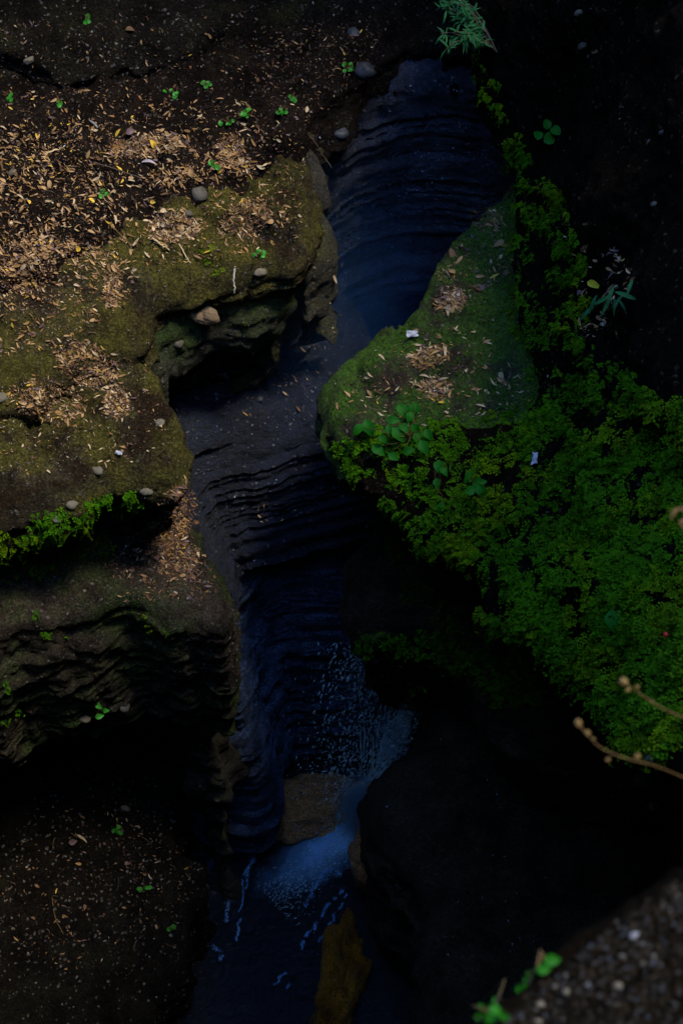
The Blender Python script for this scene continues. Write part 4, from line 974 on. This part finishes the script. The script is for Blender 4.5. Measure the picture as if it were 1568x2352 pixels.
structure(link('water', raw('water', np.stack([X, Y, Z], -1).reshape(-1, 3), np.stack([i[:-1, :-1], i[:-1, 1:], i[1:, 1:], i[1:, :-1]], -1).reshape(-1, 4), water_mat())), 'dark stream turning milky blue under the falls')
FOAM = plain('white_water', (.62, .87, 1.0), .35, .5, .25, 20)
RIPPLE_GLINT = plain('blue_ripple_glint', (.20, .48, 1.0), .35, .5, .25, 20)  # blue colour stands for sky reflected in the ripples
def drops(name, label, cat, pos, size, stretch, axis, mat=FOAM, jit=.25):
    n = len(pos); D = np.array([(1, 0, 0), (0, 1, 0), (-1, 0, 0), (0, -1, 0), (0, 0, 1), (0, 0, -1)], float)
    ax = axis + rng.normal(0, jit, (n, 3)); ax /= np.linalg.norm(ax, axis=1)[:, None]
    h = np.cross(ax, [0.3, 1, .1]); h /= np.linalg.norm(h, axis=1)[:, None]; k = np.cross(ax, h)
    V = pos[:, None] + size[:, None, None] * (D[None, :, 0:1] * h[:, None] + D[None, :, 1:2] * k[:, None] + D[None, :, 2:3] * ax[:, None] * stretch[:, None, None])
    f = np.array([(0, 1, 4), (1, 2, 4), (2, 3, 4), (3, 0, 4), (1, 0, 5), (2, 1, 5), (3, 2, 5), (0, 3, 5)])
    return tag(link(name, raw(name, V.reshape(-1, 3), (f[None] + 6 * np.arange(n)[:, None, None]).reshape(-1, 3), mat)), label, cat, kind='stuff')
def along(path, n, spread, zoff=0, bias=1.0):
    """points scattered about a falling path of (u, v, axis depth, half width in pixels)"""
    P_ = np.array(path, float); t = rng.random(n) ** bias * (len(P_) - 1); i = np.clip(t.astype(int), 0, len(P_) - 2); f = (t - i)[:, None]
    Q = P_[i] * (1 - f) + P_[i + 1] * f
    return np.array([at(q[0] + rng.normal(0, .5) * q[3] * spread, q[1] + rng.normal(0, 6), q[2] + rng.normal(0, .12)) for q in Q])
fa = along([(876, 1150, 18.3, 14), (858, 1185, 18.5, 26), (834, 1222, 18.8, 12)], 160, 1)
drops('waterfall', 'upper lip of water spilling beside the dark rock', 'water', fa, rng.uniform(.008, .02, len(fa)), rng.uniform(1.5, 4, len(fa)), np.array([-.3, -.3, -1.]))['kind'] = 'structure'
fb = np.vstack([along([(838, 1400, 18.9, 6), (828, 1450, 19.2, 12), (820, 1490, 19.4, 24)], 130, 1),
    along([(845, 1480, 19.3, 90), (870, 1580, 19.9, 130), (850, 1700, 20.7, 150), (830, 1800, 21.4, 110), (830, 1890, 22.0, 70)], 6000, 1),
    along([(936, 1540, 19.6, 8), (934, 1620, 20.0, 12), (915, 1690, 20.5, 26), (880, 1760, 21.0, 34), (855, 1830, 21.6, 30), (842, 1890, 22.0, 30)], 5200, 1),
    along([(965, 1560, 19.4, 26), (930, 1650, 20.1, 36), (885, 1740, 20.9, 36)], 1900, 1)])
drops('waterfall', 'broken white drops of the waterfall dropping past the buttress', 'water', fb, .0025 + .012 * rng.random(len(fb)) ** 4, rng.uniform(1.5, 5, len(fb)), np.array([-.35, -.25, -1.]))['kind'] = 'structure'
def strand(path, r, label):
    P3 = catmull([tuple(at(*q)) for q in path], False, 10); P3 = P3 + rng.normal(0, .012, P3.shape)
    V, F = tube_data(P3, r, r * .8, 6); V = V + rng.normal(0, r * .4, V.shape)
    structure(link('waterfall', raw('waterfall', V, F, FOAM)), label)
strand([(836, 1400, 18.9), (833, 1440, 19.1), (824, 1478, 19.3), (818, 1530, 19.6)], .010, 'thin upper thread of falling water left of the fern tip')
strand([(937, 1540, 19.5), (932, 1590, 19.8), (936, 1640, 20.1), (920, 1690, 20.5), (890, 1745, 20.9), (862, 1810, 21.4), (850, 1880, 21.9)], .012, 'main thread of falling water hugging the buttress')
sv, sf, sk = [], [], 0
for k in range(34):
    t0 = rng.random() * .75; L_ = rng.uniform(.10, .3); a0 = np.array([rng.normal(885, 34), 1500 + 20 * rng.random(), 19.4]); a1 = np.array([rng.normal(838, 16), 1885, 22.0])
    mid = np.array([(a0[0] + a1[0]) / 2 + 16, 1690, 20.7]); pts = [tuple(at(*((1-t)**2 * a0 + 2*t*(1-t) * mid + t*t * a1))) for t in np.linspace(t0, min(1, t0 + L_), 7)]
    V, F = tube_data(pts, rng.uniform(.003, .008), .002, 5); V = V + rng.normal(0, .004, V.shape); sv.append(V); sf.append(F + sk); sk += len(V)
structure(link('waterfall', raw('waterfall', np.vstack(sv), np.vstack(sf), FOAM)), 'torn strands of white water inside the falls')
strand([(975, 1560, 19.4), (962, 1600, 19.7), (938, 1655, 20.2), (905, 1715, 20.7), (872, 1780, 21.2)], .009, 'right hand thread of falling water on the buttress edge')
fe = []
for _ in range(2600):
    t = rng.random() ** 2.2; w_ = rng.normal(0, .5); q = np.array([835, 1895]) * (1 - t) + np.array([628, 2075]) * t + np.array([.66, .75]) * w_ * (34 + 30 * t)
    d = ray(*q); fe.append(np.array([0, 0, CAMZ]) + d * ((.10 - CAMZ) / d[2]))
fe = np.array(fe); drops('foam', 'churned foam and bubbles drifting over the blue pool', 'foam', fe, .002 + .005 * rng.random(len(fe)) ** 2, rng.uniform(1.5, 5, len(fe)), np.array([AD[0], AD[1], 0]), jit=.25)
fc = np.array([at(835 + rng.normal(0, 26), 1880 + rng.normal(0, 26) - abs(rng.normal(0, 25)), 22.0 - abs(rng.normal(0, .25))) for _ in range(2600)])
drops('spray', 'white splash where the falls strike the pool', 'spray', fc, .003 + .009 * rng.random(len(fc)) ** 3, rng.uniform(1, 2, len(fc)), np.array([0, -.2, 1.]), jit=.6)
fd = np.array([at(730 + rng.normal(0, 60), 1830 + rng.normal(0, 50), 21.6 + rng.normal(0, .2)) for _ in range(260)])
drops('spray', 'fine flying drops in front of the brown boulder', 'spray', fd, .003 + .005 * rng.random(len(fd)) ** 2, rng.uniform(2, 5, len(fd)), np.array([-.8, -.2, -.5]), jit=.2)
# blue streaks that paint the sky's glints on the ripples
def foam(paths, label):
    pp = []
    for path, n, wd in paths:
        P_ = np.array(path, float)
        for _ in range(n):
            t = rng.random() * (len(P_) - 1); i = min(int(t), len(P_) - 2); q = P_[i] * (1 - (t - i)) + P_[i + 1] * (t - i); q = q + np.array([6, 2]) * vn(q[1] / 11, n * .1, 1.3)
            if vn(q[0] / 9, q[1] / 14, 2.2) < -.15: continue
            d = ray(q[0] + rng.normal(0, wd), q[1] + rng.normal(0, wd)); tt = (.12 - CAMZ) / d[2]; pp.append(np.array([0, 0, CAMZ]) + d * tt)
    pp = np.array(pp); return drops('foam', label, 'foam', pp, .0018 + .0045 * rng.random(len(pp)) ** 2, rng.uniform(1.5, 4, len(pp)), np.array([.25, 1, .0]), RIPPLE_GLINT, jit=.3)  # these drops paint reflected sky, not froth
foam([([(780, 2010), (772, 1992), (750, 1996), (725, 2035), (695, 2080)], 1100, 3.2), ([(795, 2035), (770, 2060), (740, 2105), (712, 2140), (690, 2178)], 1000, 2.0), ([(800, 2045), (780, 2085), (752, 2130), (722, 2178)], 500, 1.6)], 'bright painted sky glints on the right of the dark pool')
foam([([(585, 1955), (572, 1995), (552, 2035), (528, 2058)], 500, 2.0), ([(575, 2000), (560, 2050), (548, 2110), (543, 2160)], 500, 1.4), ([(530, 2070), (522, 2095), (516, 2115)], 180, 2.2), ([(490, 2172), (512, 2192), (498, 2215)], 260, 2.6), ([(628, 2262), (655, 2235)], 80, 1.6), ([(650, 2275), (662, 2258)], 40, 1.5)], 'thin painted sky glints in the dark left channel')
# mist hanging over the plunge
def mist(name, loc, sc_, dens, label, col=(.12, .38, 1, 1), rot=(0, 0, 0)):
    V, q = pebble(3, (1, 1, 1), 14, 20, .0); o = link(name, raw(name, V, q, MIST(dens, col))); o.location = loc; o.scale = sc_; o.rotation_euler = rot
    return tag(o, label, 'mist', kind='stuff')
def MIST(dens, col=(.12, .38, 1, 1)):
    m = bpy.data.materials.new('mist_air'); m.use_nodes = True; t = m.node_tree; t.nodes.clear()
    out = t.nodes.new('ShaderNodeOutputMaterial'); pv = t.nodes.new('ShaderNodeVolumePrincipled'); tc = t.nodes.new('ShaderNodeTexCoord')
    ln = nd(t, 'ShaderNodeVectorMath', operation='LENGTH'); t.links.new(tc.outputs['Object'], ln.inputs[0])
    nz = noise(t, 1.8, 3, .6, tc.outputs['Object'])
    f = math_(t, 'SUBTRACT', 1.0, math_(t, 'ADD', ln.outputs['Value'], math_(t, 'MULTIPLY', nz.outputs[0], .35)), True)
    f = math_(t, 'MULTIPLY', math_(t, 'POWER', f, 1.5), dens)
    t.links.new(f, pv.inputs['Density']); pv.inputs['Color'].default_value = col; t.links.new(pv.outputs[0], out.inputs['Volume'])
    return m
mist('mist', Vector((-.1, 13.6, 7.0)), (2.4, 3.0, 4.2), .21, 'thin blue mist filling the slot of the gorge')
mist('mist', at(835, 1855, 21.6), (.58, .62, 1.0), 9.0, 'pale mist rising where the falls strike the pool', (.42, .70, 1, 1))
mist('mist', at(905, 1690, 20.6), (.42, .45, 1.1), 2.6, 'faint spray mist hanging beside the main thread of the falls', (.35, .62, 1, 1))
